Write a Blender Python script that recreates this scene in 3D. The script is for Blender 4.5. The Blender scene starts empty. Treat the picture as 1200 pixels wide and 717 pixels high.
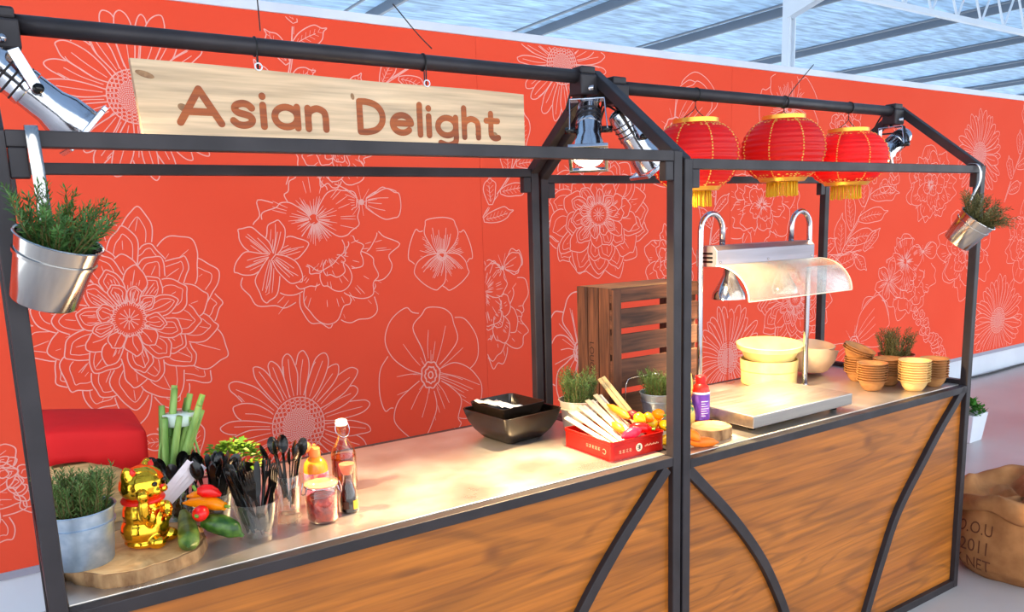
import bpy, math, random
from mathutils import Vector, Matrix, Euler
PI = math.pi
sc = bpy.context.scene
COL = sc.collection

# ------------------------------------------------------------------ camera
cam_d = bpy.data.cameras.new('camera'); cam = bpy.data.objects.new('camera', cam_d); COL.objects.link(cam)
cam_d.sensor_fit = 'HORIZONTAL'; cam_d.sensor_width = 36.0
cam_d.lens = 922.565 / 1200 * 36.0
cam_d.shift_x = 0.0; cam_d.shift_y = (417.33 - 358.5) / 1200
cam_d.clip_start = 0.02; cam_d.clip_end = 200
_r = Vector((0.83369446, -0.55135452, -0.03101198)); _u = Vector((0.11811725, 0.12318149, 0.98532971)); _f = Vector((0.53944589, 0.82512697, -0.1678202))
M = Matrix(((_r.x, _u.x, -_f.x, -0.0513), (_r.y, _u.y, -_f.y, -1.7511), (_r.z, _u.z, -_f.z, 1.7069), (0, 0, 0, 1)))
cam.matrix_world = M
sc.camera = cam

# ------------------------------------------------------------------ colour management
vs = sc.view_settings
sc.display_settings.display_device = 'sRGB'
vs.view_transform = 'Standard'; vs.look = 'None'; vs.gamma = 1.0; vs.use_curve_mapping = False
vs.exposure = 1.1

# ------------------------------------------------------------------ world: bright hazy sky (the hall is open on the viewer's side)
w = bpy.data.worlds.new('sky'); sc.world = w; w.use_nodes = True
bg = w.node_tree.nodes['Background']
bg.inputs[0].default_value = (0.86, 0.93, 1.0, 1); bg.inputs[1].default_value = 1.5

FLOOR = -0.028

# ------------------------------------------------------------------ helpers
def lin(c):
    return c / 12.92 if c <= 0.04045 else ((c + 0.055) / 1.055) ** 2.4
def rgb(r, g, b):
    return (lin(r), lin(g), lin(b), 1.0)

MATS = {}
def mat(name, col, rough=0.5, metal=0.0, col2=None, scale=(8, 8, 8), detail=4.0, bump=0.0, bump_scale=None, rough2=None, spec=0.5, trans=0.0, ior=1.45, emit=None, emit_s=0.0, lo=0.35, hi=0.65, distort=0.0, coat=0.0, sss=0.0):
    if name in MATS: return MATS[name]
    m = bpy.data.materials.new(name); m.use_nodes = True
    nt = m.node_tree; N = nt.nodes; L = nt.links; b = N['Principled BSDF']
    b.inputs['Base Color'].default_value = col; b.inputs['Roughness'].default_value = rough; b.inputs['Metallic'].default_value = metal
    b.inputs['Specular IOR Level'].default_value = spec; b.inputs['IOR'].default_value = ior
    b.inputs['Transmission Weight'].default_value = trans; b.inputs['Coat Weight'].default_value = coat
    if sss: b.inputs['Subsurface Weight'].default_value = sss; b.inputs['Subsurface Radius'].default_value = (0.01, 0.006, 0.004)
    if emit: b.inputs['Emission Color'].default_value = emit; b.inputs['Emission Strength'].default_value = emit_s
    if col2 or bump or rough2 is not None:
        tc = N.new('ShaderNodeTexCoord'); mp = N.new('ShaderNodeMapping'); L.new(tc.outputs['Object'], mp.inputs[0]); mp.inputs['Scale'].default_value = scale
        nz = N.new('ShaderNodeTexNoise'); nz.inputs['Scale'].default_value = 1.0; nz.inputs['Detail'].default_value = detail; nz.inputs['Distortion'].default_value = distort
        L.new(mp.outputs[0], nz.inputs['Vector'])
        if col2:
            cr = N.new('ShaderNodeValToRGB'); cr.color_ramp.elements[0].position = lo; cr.color_ramp.elements[1].position = hi
            cr.color_ramp.elements[0].color = col; cr.color_ramp.elements[1].color = col2
            L.new(nz.outputs['Fac'], cr.inputs[0]); L.new(cr.outputs[0], b.inputs['Base Color'])
        if rough2 is not None:
            mr = N.new('ShaderNodeMapRange'); mr.inputs[1].default_value = 0.3; mr.inputs[2].default_value = 0.7; mr.inputs[3].default_value = rough; mr.inputs[4].default_value = rough2
            L.new(nz.outputs['Fac'], mr.inputs[0]); L.new(mr.outputs[0], b.inputs['Roughness'])
        if bump:
            src = nz
            if bump_scale:
                src = N.new('ShaderNodeTexNoise'); src.inputs['Scale'].default_value = bump_scale; src.inputs['Detail'].default_value = 3
                L.new(tc.outputs['Object'], src.inputs['Vector'])
            bp = N.new('ShaderNodeBump'); bp.inputs['Strength'].default_value = bump; bp.inputs['Distance'].default_value = 0.01
            L.new(src.outputs['Fac'], bp.inputs['Height']); L.new(bp.outputs[0], b.inputs['Normal'])
    MATS[name] = m
    return m

def thin_glass(name, tint, refl=0.95, base=0.08, dens=0.0, dcol=(1, 1, 1, 1)):
    """clear sheet: fresnel mix of a transparent and a glossy lobe (plus an optional haze of diffuse)"""
    if name in MATS: return MATS[name]
    m = bpy.data.materials.new(name); m.use_nodes = True
    nt = m.node_tree; N = nt.nodes; L = nt.links
    for n in list(N):
        if n.type != 'OUTPUT_MATERIAL': N.remove(n)
    out = [n for n in N if n.type == 'OUTPUT_MATERIAL'][0]
    tr = N.new('ShaderNodeBsdfTransparent'); tr.inputs[0].default_value = tint
    gl = N.new('ShaderNodeBsdfGlossy'); gl.inputs['Roughness'].default_value = 0.03; gl.inputs[0].default_value = (1, 1, 1, 1)
    lw = N.new('ShaderNodeLayerWeight'); lw.inputs[0].default_value = 0.25
    mr = N.new('ShaderNodeMapRange'); mr.inputs[3].default_value = base; mr.inputs[4].default_value = refl
    L.new(lw.outputs['Facing'], mr.inputs[0])
    pw = N.new('ShaderNodeMath'); pw.operation = 'POWER'; pw.inputs[1].default_value = 1.25; L.new(mr.outputs[0], pw.inputs[0])
    mx = N.new('ShaderNodeMixShader'); L.new(pw.outputs[0], mx.inputs[0]); L.new(tr.outputs[0], mx.inputs[1]); L.new(gl.outputs[0], mx.inputs[2])
    last = mx
    if dens:
        df = N.new('ShaderNodeBsdfDiffuse'); df.inputs[0].default_value = dcol
        tl = N.new('ShaderNodeBsdfTranslucent'); tl.inputs[0].default_value = dcol
        m0 = N.new('ShaderNodeMixShader'); L.new(df.outputs[0], m0.inputs[1]); L.new(tl.outputs[0], m0.inputs[2])
        m2 = N.new('ShaderNodeMixShader'); m2.inputs[0].default_value = dens; L.new(mx.outputs[0], m2.inputs[1]); L.new(m0.outputs[0], m2.inputs[2]); last = m2
    L.new(last.outputs[0], out.inputs[0])
    MATS[name] = m
    return m

def translucent(name, col, tcol, fac, rough=0.6, noise=None):
    if name in MATS: return MATS[name]
    m = bpy.data.materials.new(name); m.use_nodes = True
    nt = m.node_tree; N = nt.nodes; L = nt.links; b = N['Principled BSDF']; out = [n for n in N if n.type == 'OUTPUT_MATERIAL'][0]
    b.inputs['Base Color'].default_value = col; b.inputs['Roughness'].default_value = rough
    t = N.new('ShaderNodeBsdfTranslucent'); t.inputs[0].default_value = tcol
    mx = N.new('ShaderNodeMixShader'); mx.inputs[0].default_value = fac
    if noise:
        tc = N.new('ShaderNodeTexCoord'); mp = N.new('ShaderNodeMapping'); mp.inputs['Scale'].default_value = noise; L.new(tc.outputs['Object'], mp.inputs[0])
        nz = N.new('ShaderNodeTexNoise'); nz.inputs['Scale'].default_value = 1; nz.inputs['Detail'].default_value = 5; L.new(mp.outputs[0], nz.inputs['Vector'])
        cr = N.new('ShaderNodeValToRGB'); cr.color_ramp.elements[0].position = 0.35; cr.color_ramp.elements[1].position = 0.68
        cr.color_ramp.elements[0].color = tuple(c * 0.62 for c in tcol[:3]) + (1,); cr.color_ramp.elements[1].color = tcol
        L.new(nz.outputs['Fac'], cr.inputs[0]); L.new(cr.outputs[0], t.inputs[0]); L.new(cr.outputs[0], b.inputs['Base Color'])
    L.new(b.outputs[0], mx.inputs[1]); L.new(t.outputs[0], mx.inputs[2]); L.new(mx.outputs[0], out.inputs[0])
    MATS[name] = m
    return m

def crom(pts, n=6, closed=False):
    P = [Vector(p) for p in pts]; out = []
    m = len(P); rng = range(m if closed else m - 1)
    for i in rng:
        p0 = P[(i - 1) % m] if closed or i > 0 else P[i] * 2 - P[i + 1]
        p1 = P[i]; p2 = P[(i + 1) % m]
        p3 = P[(i + 2) % m] if closed or i + 2 < m else p2 * 2 - p1
        for k in range(n):
            t = k / n
            out.append(0.5 * ((2 * p1) + (p2 - p0) * t + (2 * p0 - 5 * p1 + 4 * p2 - p3) * t * t + (3 * p1 - p0 - 3 * p2 + p3) * t ** 3))
    if not closed: out.append(P[-1].copy())
    return out

class MB:
    def __init__(self):
        self.v = []; self.f = []; self.m = []; self.mi = 0
    def face(self, ids):
        self.f.append(tuple(ids)); self.m.append(self.mi)
    def add(self, vs, fs):
        o = len(self.v); self.v += [Vector(p) for p in vs]
        for f in fs: self.face([i + o for i in f])
        return self
    def box(self, lo, hi, mtx=None):
        x0, y0, z0 = lo; x1, y1, z1 = hi
        vs = [Vector(p) for p in ((x0, y0, z0), (x1, y0, z0), (x1, y1, z0), (x0, y1, z0), (x0, y0, z1), (x1, y0, z1), (x1, y1, z1), (x0, y1, z1))]
        if mtx: vs = [mtx @ p for p in vs]
        return self.add(vs, [(0, 3, 2, 1), (4, 5, 6, 7), (0, 1, 5, 4), (1, 2, 6, 5), (2, 3, 7, 6), (3, 0, 4, 7)])
    def cbox(self, c, s, rot=None):
        m = Matrix.Translation(Vector(c))
        if rot: m = m @ Euler(rot).to_matrix().to_4x4()
        return self.box((-s[0] / 2, -s[1] / 2, -s[2] / 2), (s[0] / 2, s[1] / 2, s[2] / 2), m)
    def bar(self, a, b, w_, h_, up=(0, 0, 1)):
        a = Vector(a); b = Vector(b); d = (b - a); l = d.length; d.normalize(); up = Vector(up)
        if abs(d.dot(up)) > 0.98: up = Vector((0, 1, 0))
        s = d.cross(up).normalized(); u = s.cross(d)
        m = Matrix(((d.x, s.x, u.x, a.x), (d.y, s.y, u.y, a.y), (d.z, s.z, u.z, a.z), (0, 0, 0, 1)))
        return self.box((0, -w_ / 2, -h_ / 2), (l, w_ / 2, h_ / 2), m)
    def tube(self, path, rad, seg=10, cap=True, flat=1.0, up=None):
        P = [Vector(p) for p in path]; n = len(P)
        R = rad if isinstance(rad, (list, tuple)) else [rad] * n
        t0 = (P[1] - P[0]).normalized(); ref = Vector(up) if up else (Vector((0, 0, 1)) if abs(t0.z) < 0.9 else Vector((1, 0, 0)))
        nrm = (ref - t0 * ref.dot(t0)).normalized(); o = len(self.v)
        for i in range(n):
            t = (P[min(i + 1, n - 1)] - P[max(i - 1, 0)]).normalized()
            nrm = (nrm - t * nrm.dot(t)).normalized(); bn = t.cross(nrm)
            for k in range(seg):
                a = 2 * PI * k / seg
                self.v.append(P[i] + (bn * math.cos(a) + nrm * math.sin(a) * flat) * R[i])
        for i in range(n - 1):
            for k in range(seg):
                k2 = (k + 1) % seg
                self.face((o + i * seg + k, o + i * seg + k2, o + (i + 1) * seg + k2, o + (i + 1) * seg + k))
        if cap:
            self.face([o + k for k in range(seg)][::-1]); self.face([o + (n - 1) * seg + k for k in range(seg)])
        return self
    def lathe(self, prof, seg=24, c=(0, 0, 0), mtx=None, warp=None, closed=False):
        o = len(self.v); c = Vector(c); n = len(prof)
        for (r, z) in prof:
            for k in range(seg):
                a = 2 * PI * k / seg
                rr = r * (warp(a, z) if warp else 1)
                p = Vector((rr * math.cos(a), rr * math.sin(a), z))
                if mtx: p = mtx @ p
                self.v.append(p + c)
        for i in range(n if closed else n - 1):
            for k in range(seg):
                k2 = (k + 1) % seg; i2 = (i + 1) % n
                self.face((o + i * seg + k, o + i * seg + k2, o + i2 * seg + k2, o + i2 * seg + k))
        if not closed:
            if prof[0][0] > 1e-6: self.face([o + k for k in range(seg)][::-1])
            if prof[-1][0] > 1e-6: self.face([o + (n - 1) * seg + k for k in range(seg)])
        return self
    def ball(self, c, r, seg=16, rings=10, mtx=None):
        r = r if isinstance(r, (tuple, list)) else (r, r, r)
        S = Matrix.Diagonal((r[0], r[1], r[2], 1))
        if mtx: S = mtx @ S
        prof = [(math.sin(PI * i / rings) + (1e-7 if i in (0, rings) else 0), -math.cos(PI * i / rings)) for i in range(rings + 1)]
        return self.lathe(prof, seg, c, S)
    def loft(self, secs, cap=(True, True)):
        """secs: list of equal-length closed loops of points"""
        o = len(self.v); n = len(secs[0])
        for s in secs: self.v += [Vector(p) for p in s]
        for i in range(len(secs) - 1):
            for k in range(n):
                k2 = (k + 1) % n
                self.face((o + i * n + k, o + i * n + k2, o + (i + 1) * n + k2, o + (i + 1) * n + k))
        if cap[0]: self.face([o + k for k in range(n)][::-1])
        if cap[1]: self.face([o + (len(secs) - 1) * n + k for k in range(n)])
        return self
    def quad(self, a, b, c, d): return self.add([a, b, c, d], [(0, 1, 2, 3)])
    def build(self, name, m, parent=None, smooth=False, bevel=0.0, world=True, solid=0.0, sub=0, kind=None, autos=None):
        off = Vector((0, 0, 0))
        if world:
            p = parent
            while p: off += p.location; p = p.parent
        me = bpy.data.meshes.new(name)
        me.from_pydata([tuple(p - off) for p in self.v], [], self.f)
        ms = m if isinstance(m, (list, tuple)) else [m]
        for x in ms: me.materials.append(x)
        if len(ms) > 1: me.polygons.foreach_set('material_index', self.m)
        if smooth: me.polygons.foreach_set('use_smooth', [True] * len(me.polygons))
        me.update()
        if smooth and autos is not None:
            me.set_sharp_from_angle(angle=math.radians(autos))
        o = bpy.data.objects.new(name, me); COL.objects.link(o); o.parent = parent
        if solid:
            s = o.modifiers.new('solid', 'SOLIDIFY'); s.thickness = solid; s.offset = 0
        if bevel:
            bv = o.modifiers.new('bevel', 'BEVEL'); bv.width = bevel; bv.segments = 2; bv.limit_method = 'ANGLE'; bv.angle_limit = math.radians(40)
        if sub:
            ss = o.modifiers.new('sub', 'SUBSURF'); ss.levels = sub; ss.render_levels = sub
        if kind: o['kind'] = kind
        return o

def tag(o, label=None, cat=None, group=None, kind=None):
    if label: o['label'] = label
    if cat: o['category'] = cat
    if group: o['group'] = group
    if kind: o['kind'] = kind
    return o
def thing(name, label, cat, loc=(0, 0, 0), group=None, rot=None):
    o = bpy.data.objects.new(name, None); COL.objects.link(o); o.location = loc; o.empty_display_size = 0.05
    if rot: o.rotation_euler = rot
    return tag(o, label, cat, group)
def copy_tree(o, parent=None):
    c = o.copy(); COL.objects.link(c); c.parent = parent
    for ch in list(o.children): copy_tree(ch, c)
    return c
def boxo(name, lo, hi, m, parent=None, bevel=0.002):
    return MB().box(lo, hi).build(name, m, parent, bevel=bevel)

# ------------------------------------------------------------------ materials
frame_m = mat('dark painted steel', rgb(.185, .165, .18), 0.42, 0.2, col2=rgb(.15, .135, .15), scale=(9, 9, 9), detail=6, rough2=0.55)
steel_m = mat('chrome', rgb(.74, .73, .75), 0.10, 1.0)
alu_m = mat('polished aluminium', rgb(.78, .79, .82), 0.15, 1.0, bump=0.12, scale=(20, 20, 20))
galv_m = mat('galvanised zinc', rgb(.72, .78, .84), 0.42, 0.75, col2=rgb(.62, .69, .77), scale=(40, 40, 40), detail=3)
shiny_zinc = mat('shiny zinc', rgb(.72, .71, .70), 0.16, 1.0, bump=0.08, scale=(12, 12, 12))
gold_m = mat('gold plated', rgb(.98, .74, .20), 0.12, 1.0)
goldfoil = mat('gold foil', rgb(.95, .70, .28), 0.3, 0.7)
red_m = mat('red collar', rgb(.85, .10, .05), 0.4)
black_pl = mat('black plastic', rgb(.045, .045, .05), 0.22)
dark_m = mat('black cable', rgb(.06, .06, .07), 0.5)
soil_m = mat('soil', rgb(.16, .10, .06), 0.95, col2=rgb(.26, .18, .11), scale=(90, 90, 90), bump=0.6)
rosem = mat('rosemary needles', rgb(.22, .36, .14), 0.55, col2=rgb(.46, .56, .30), scale=(45, 45, 45), lo=.3, hi=.7)
rosem_dk = mat('dark rosemary needles', rgb(.13, .30, .10), 0.5, col2=rgb(.34, .50, .22), scale=(40, 40, 40), lo=.3, hi=.7)
rosem_br = mat('dry rosemary needles', rgb(.28, .30, .14), 0.6, col2=rgb(.48, .44, .24), scale=(45, 45, 45), lo=.3, hi=.7)
stem_m = mat('woody stem', rgb(.38, .34, .18), 0.7)
glass_m = thin_glass('clear glass', (.96, .98, .98, 1))

def wood(name, light, mid, dark, scale=(1.2, 6, 14), rough=0.5, knots=None, bump=0.15, contrast=(.30, .50, .72), fine=(4, 60, 130), rings=None):
    if name in MATS: return MATS[name]
    m = bpy.data.materials.new(name); m.use_nodes = True
    nt = m.node_tree; N = nt.nodes; L = nt.links; b = N['Principled BSDF']; b.inputs['Roughness'].default_value = rough
    tc = N.new('ShaderNodeTexCoord'); mp = N.new('ShaderNodeMapping'); mp.inputs['Scale'].default_value = scale; L.new(tc.outputs['Object'], mp.inputs[0])
    nz = N.new('ShaderNodeTexNoise'); nz.inputs['Scale'].default_value = 1.0; nz.inputs['Detail'].default_value = 7; nz.inputs['Distortion'].default_value = 1.3; L.new(mp.outputs[0], nz.inputs['Vector'])
    cr = N.new('ShaderNodeValToRGB'); e = cr.color_ramp.elements; e[0].position = contrast[0]; e[0].color = dark; e[1].position = contrast[2]; e[1].color = light
    x = cr.color_ramp.elements.new(contrast[1]); x.color = mid
    L.new(nz.outputs['Fac'], cr.inputs[0])
    mp2 = N.new('ShaderNodeMapping'); mp2.inputs['Scale'].default_value = fine; L.new(tc.outputs['Object'], mp2.inputs[0])
    n2 = N.new('ShaderNodeTexNoise'); n2.inputs['Scale'].default_value = 1.0; n2.inputs['Detail'].default_value = 4; L.new(mp2.outputs[0], n2.inputs['Vector'])
    mr = N.new('ShaderNodeMapRange'); mr.inputs[1].default_value = .3; mr.inputs[2].default_value = .7; mr.inputs[3].default_value = .62; mr.inputs[4].default_value = 1.14; L.new(n2.outputs['Fac'], mr.inputs[0])
    mu = N.new('ShaderNodeMix'); mu.data_type = 'RGBA'; mu.blend_type = 'MULTIPLY'; mu.inputs[0].default_value = 1; L.new(cr.outputs[0], mu.inputs[6]); L.new(mr.outputs[0], mu.inputs[7])
    last = mu.outputs[2]
    if rings:
        mp4 = N.new('ShaderNodeMapping'); mp4.inputs['Scale'].default_value = rings; L.new(tc.outputs['Object'], mp4.inputs[0])
        n4 = N.new('ShaderNodeTexNoise'); n4.inputs['Scale'].default_value = 1; n4.inputs['Detail'].default_value = 3; n4.inputs['Distortion'].default_value = .6; L.new(mp4.outputs[0], n4.inputs['Vector'])
        ml = N.new('ShaderNodeMath'); ml.operation = 'MULTIPLY'; ml.inputs[1].default_value = 95; L.new(n4.outputs['Fac'], ml.inputs[0])
        sn = N.new('ShaderNodeMath'); sn.operation = 'SINE'; L.new(ml.outputs[0], sn.inputs[0])
        r4 = N.new('ShaderNodeMapRange'); r4.inputs[1].default_value = -1; r4.inputs[2].default_value = -.35; r4.inputs[3].default_value = .74; r4.inputs[4].default_value = 1.0; L.new(sn.outputs[0], r4.inputs[0])
        m4_ = N.new('ShaderNodeMix'); m4_.data_type = 'RGBA'; m4_.blend_type = 'MULTIPLY'; m4_.inputs[0].default_value = 1; L.new(last, m4_.inputs[6]); L.new(r4.outputs[0], m4_.inputs[7]); last = m4_.outputs[2]
    if knots:
        mp3 = N.new('ShaderNodeMapping'); mp3.inputs['Scale'].default_value = knots[0]; L.new(tc.outputs['Object'], mp3.inputs[0])
        vo = N.new('ShaderNodeTexVoronoi'); vo.inputs['Scale'].default_value = 1; vo.inputs['Randomness'].default_value = 1; L.new(mp3.outputs[0], vo.inputs['Vector'])
        ad = N.new('ShaderNodeMath'); ad.operation = 'MULTIPLY_ADD'; ad.inputs[1].default_value = .10; L.new(nz.outputs['Fac'], ad.inputs[0]); L.new(vo.outputs['Distance'], ad.inputs[2])
        k = N.new('ShaderNodeMapRange'); k.interpolation_type = 'SMOOTHSTEP'; k.inputs[1].default_value = knots[1]; k.inputs[2].default_value = knots[2]; k.inputs[3].default_value = 1; k.inputs[4].default_value = 0; L.new(ad.outputs[0], k.inputs[0])
        m2 = N.new('ShaderNodeMix'); m2.data_type = 'RGBA'; L.new(k.outputs[0], m2.inputs[0]); L.new(last, m2.inputs[6]); m2.inputs[7].default_value = tuple(c * .55 for c in dark[:3]) + (1,)
        last = m2.outputs[2]
    L.new(last, b.inputs['Base Color'])
    bp = N.new('ShaderNodeBump'); bp.inputs['Strength'].default_value = bump; bp.inputs['Distance'].default_value = .004; L.new(n2.outputs['Fac'], bp.inputs['Height']); L.new(bp.outputs[0], b.inputs['Normal'])
    MATS[name] = m
    return m

panel_wood = wood('oiled oak board', rgb(.71, .42, .13), rgb(.665, .38, .105), rgb(.56, .30, .075), scale=(1.0, 3, 7), rough=.42, knots=((2.3, 1, 3.4), .09, .17), fine=(2.2, 60, 70), contrast=(.18, .48, .80), rings=(.42, 1, 3.2))
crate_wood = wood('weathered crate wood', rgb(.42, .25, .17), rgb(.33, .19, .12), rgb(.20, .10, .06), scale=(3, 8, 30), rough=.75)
crate_wood_v = wood('weathered crate wood upright', rgb(.44, .26, .17), rgb(.35, .20, .12), rgb(.20, .10, .06), scale=(30, 30, 3), rough=.75, fine=(120, 120, 5))
sign_wood = wood('pale pine', rgb(.87, .76, .625), rgb(.85, .735, .595), rgb(.81, .68, .53), scale=(1.2, 4, 6), rough=.65, knots=((3.1, 1, 6.5), .075, .14), contrast=(.2, .5, .75), fine=(3, 40, 60))
engrave = wood('burnt routed wood', rgb(.70, .36, .10), rgb(.63, .30, .08), rgb(.52, .23, .05), scale=(2, 4, 25), rough=.6)
ply_wood = wood('birch plywood', rgb(.90, .76, .55), rgb(.86, .70, .48), rgb(.78, .60, .38), scale=(2, 2, 14), rough=.6)
bark_m = mat('bark', rgb(.42, .27, .15), .85, col2=rgb(.74, .58, .40), scale=(30, 30, 12), detail=5, bump=.7, lo=.3, hi=.7)
cut_wood = mat('cut wood face', rgb(.88, .72, .50), .7, col2=rgb(.76, .57, .36), scale=(14, 14, 14), detail=6, distort=1.5, bump=.1)
chop_wood = mat('raw chopstick wood', rgb(.90, .78, .56), .6, col2=rgb(.84, .70, .47), scale=(20, 20, 20))

# ================================================================== the setting
def concrete():
    m = mat('polished concrete', rgb(.63, .61, .61), .30, col2=rgb(.72, .70, .69), scale=(1.1, 1.1, 1.1), detail=9, rough2=.42, bump=.03)
    return m
fl = boxo('floor', (-9, -12, FLOOR - .12), (27, 11, FLOOR), concrete(), bevel=0); tag(fl, 'grey polished concrete floor', 'floor', kind='structure')
groove = mat('dark joint', rgb(.33, .31, .33), .8)
for (a, b) in (((3.2, -.62), (4.3, -.30)), ((4.3, -.30), (8.0, .1)), ((3.55, -2.0), (3.72, -.47))):
    MB().bar((a[0], a[1], FLOOR), (b[0], b[1], FLOOR), .008, .002).build('floor_joint', groove, fl)

WY = 2.35; ZB, ZT = .21, 2.775
white_m = mat('white painted wall', rgb(.88, .90, .93), .5, col2=rgb(.83, .85, .89), scale=(2, 2, 2))
mural_m = mat('red orange wallpaper', rgb(.945, .335, .23), .85, col2=rgb(.935, .315, .21), scale=(1.2, 1.2, 1.2), detail=2, spec=.15)
line_m = mat('pink print ink', rgb(.96, .68, .63), .85, spec=.15)
grey_rail = mat('grey rail', rgb(.62, .61, .66), .5)
wall = boxo('wall_back', (-4, WY + .02, FLOOR), (15, WY + .16, ZT - .005), white_m, bevel=0); tag(wall, 'red flower mural partition wall on a white plinth', 'wall', kind='structure')
boxo('bottom_rail', (-4, WY - .004, ZB - .035), (15, WY + .02, ZB), grey_rail, wall)
tr = boxo('trim_1', (-4, WY - .01, ZT - .004), (15, WY + .20, ZT + .045), white_m, bevel=.004); tag(tr, 'white metal capping along the top of the red wall', 'trim', kind='structure')
cb = MB().tube([(8.0 + i * .35 - 7.5, WY - .05 - .012 * math.sin(i * 1.7), FLOOR + .012) for i in range(40)], .010, 6).build('cable', dark_m, None, smooth=True)
tag(cb, 'thin black cable lying along the foot of the wall', 'cable')

# ---- mural line art: each flower is drawn back to front, a petal hides the lines behind it
def inside(p, poly):
    x, y = p; c = False; n = len(poly); j = n - 1
    for i in range(n):
        xi, yi = poly[i]; xj, yj = poly[j]
        if (yi > y) != (yj > y) and x < (xj - xi) * (y - yi) / (yj - yi) + xi: c = not c
        j = i
    return c
def c2(pts, n=6, closed=False):
    return [(p.x, p.y) for p in crom([(a, b, 0) for a, b in pts], n, closed)]
class Draw:
    def __init__(self): self.l = []; self.dots = []
    def shape(self, outline, inner=(), w=1.0, iw=.7):
        xs = [p[0] for p in outline]; ys = [p[1] for p in outline]; bb = (min(xs), min(ys), max(xs), max(ys)); new = []
        for (pts, lw) in self.l:
            cur = []
            for p in pts:
                if bb[0] < p[0] < bb[2] and bb[1] < p[1] < bb[3] and inside(p, outline):
                    if len(cur) > 1: new.append((cur, lw))
                    cur = []
                else: cur.append(p)
            if len(cur) > 1: new.append((cur, lw))
        self.l = new
        self.dots = [q for q in self.dots if not (bb[0] < q[0] < bb[2] and bb[1] < q[1] < bb[3] and inside(q[:2], outline))]
        self.l.append((list(outline) + [outline[0]], w))
        for q in inner: self.l.append((q, iw))
    def line(self, pts, w=.7): self.l.append((pts, w))
    def merge(self, d, c, s, rot=0):
        ca, sa = math.cos(rot), math.sin(rot); f = lambda p: (c[0] + s * (p[0] * ca - p[1] * sa), c[1] + s * (p[0] * sa + p[1] * ca))
        self.l += [([f(p) for p in pts], lw) for pts, lw in d.l]
        self.dots += [f(q[:2]) + (q[2] * s,) for q in d.dots]

def petal(rn, ang, r0, r1, wd, tip=.35, wob=.06, hatch=0, hl=.5, vein=True, sharp=.0):
    """outline and inner lines of one petal from radius r0 to r1"""
    ca, sa = math.cos(ang), math.sin(ang); f = lambda u, v: (u * ca - v * sa, u * sa + v * ca)
    L_ = r1 - r0; prof = [(0, .30), (.25, .72), (.55, 1.0), (.80, .82), (.94, tip)]
    left = [(r0 + L_ * t, wd * p * (1 + rn.uniform(-wob, wob) * 2)) for t, p in prof]; right = [(r0 + L_ * t, -wd * p * (1 + rn.uniform(-wob, wob) * 2)) for t, p in prof]
    ctrl = left + [(r1 + L_ * sharp, rn.uniform(-.15, .15) * wd)] + right[::-1]
    out = [f(*p) for p in c2(ctrl, 5)]
    inn = []
    if vein:
        inn.append([f(*p) for p in c2([(r0 + L_ * .1, 0), (r0 + L_ * .45, wd * .08 * rn.uniform(-2, 2)), (r0 + L_ * rn.uniform(.7, .9), wd * .1 * rn.uniform(-2, 2))], 5)])
    for k in range(hatch):
        v = (k + .5) / hatch * 2 - 1; e = hl * rn.uniform(.55, 1.0)
        inn.append([f(*p) for p in c2([(r0 + L_ * .05, v * wd * .28), (r0 + L_ * e * .5, v * wd * .5), (r0 + L_ * e, v * wd * .62)], 4)])
    return out, inn
def daisy(rn, n=26, rc=.27):
    d = Draw()
    for k in range(n):
        a = 2 * PI * (k * 2 % n if n % 2 else k) / n + rn.uniform(-.05, .05)
        r1 = rn.uniform(.82, 1.0)
        o, i = petal(rn, a, rc * .9, r1, .095 * rn.uniform(.8, 1.15), .5, .07, vein=True)
        o2 = [[(p[0] * .93 + .0, p[1] * .93) for p in o[6:18]]] if rn.random() < .35 else []
        d.shape(o, i + o2)
    circ = [(rc * math.cos(t * PI / 16), rc * math.sin(t * PI / 16)) for t in range(32)]
    d.shape(circ)
    for ring, nr in ((.93, 30), (.80, 26), (.68, 22)):
        for k in range(nr):
            a = 2 * PI * (k + .5 * (nr % 4)) / nr; cx, cy = rc * ring * math.cos(a), rc * ring * math.sin(a); q = rc * .085
            d.line([(cx + q * math.cos(j * PI / 3), cy + q * math.sin(j * PI / 3)) for j in range(7)], .8)
    for k in range(260):
        r = rc * .62 * math.sqrt((k + .5) / 260); a = k * 2.39996; d.dots.append((r * math.cos(a), r * math.sin(a), rc * .036))
    return d
def dahlia(rn):
    d = Draw()
    for (n, r0, r1, wd, h, vj) in ((15, .3, 1.0, .20, 3, 1), (14, .25, .84, .18, 4, 1), (12, .2, .66, .15, 0, 1), (11, .16, .50, .11, 5, 0), (9, .13, .34, .075, 4, 0)):
        for k in range(n):
            a = 2 * PI * (k + rn.uniform(-.2, .2)) / n + r1
            o, i = petal(rn, a, r0, r1 * rn.uniform(.88, 1.06), wd * rn.uniform(.85, 1.2), .38, .12, hatch=h if rn.random() < .6 else 0, hl=.75, vein=True, sharp=.02)
            if rn.random() < .7:
                ca, sa = math.cos(a), math.sin(a); m0 = (r0 + r1) * .55
                i = i + [[((m0 + (p[0] * ca + p[1] * sa - m0) * .72) * ca - (-p[0] * sa + p[1] * ca) * .6 * sa, (m0 + (p[0] * ca + p[1] * sa - m0) * .72) * sa + (-p[0] * sa + p[1] * ca) * .6 * ca) for p in o[3:-3]]]
            d.shape(o, i)
    c = [((.15 + .02 * (t % 2)) * math.cos(t * PI / 18), (.15 + .02 * (t % 2)) * math.sin(t * PI / 18)) for t in range(36)]
    d.shape(c)
    for k in range(44):
        a = 2 * PI * k / 44; r = rn.uniform(.15, .21); d.line([(.13 * math.cos(a), .13 * math.sin(a)), (r * math.cos(a), r * math.sin(a))], 1.1)
    for k in range(12):
        a = 2 * PI * k / 12; d.line([(.015 * math.cos(a), .015 * math.sin(a)), (.10 * math.cos(a + .1), .10 * math.sin(a + .1))], 1.3)
    return d
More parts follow.
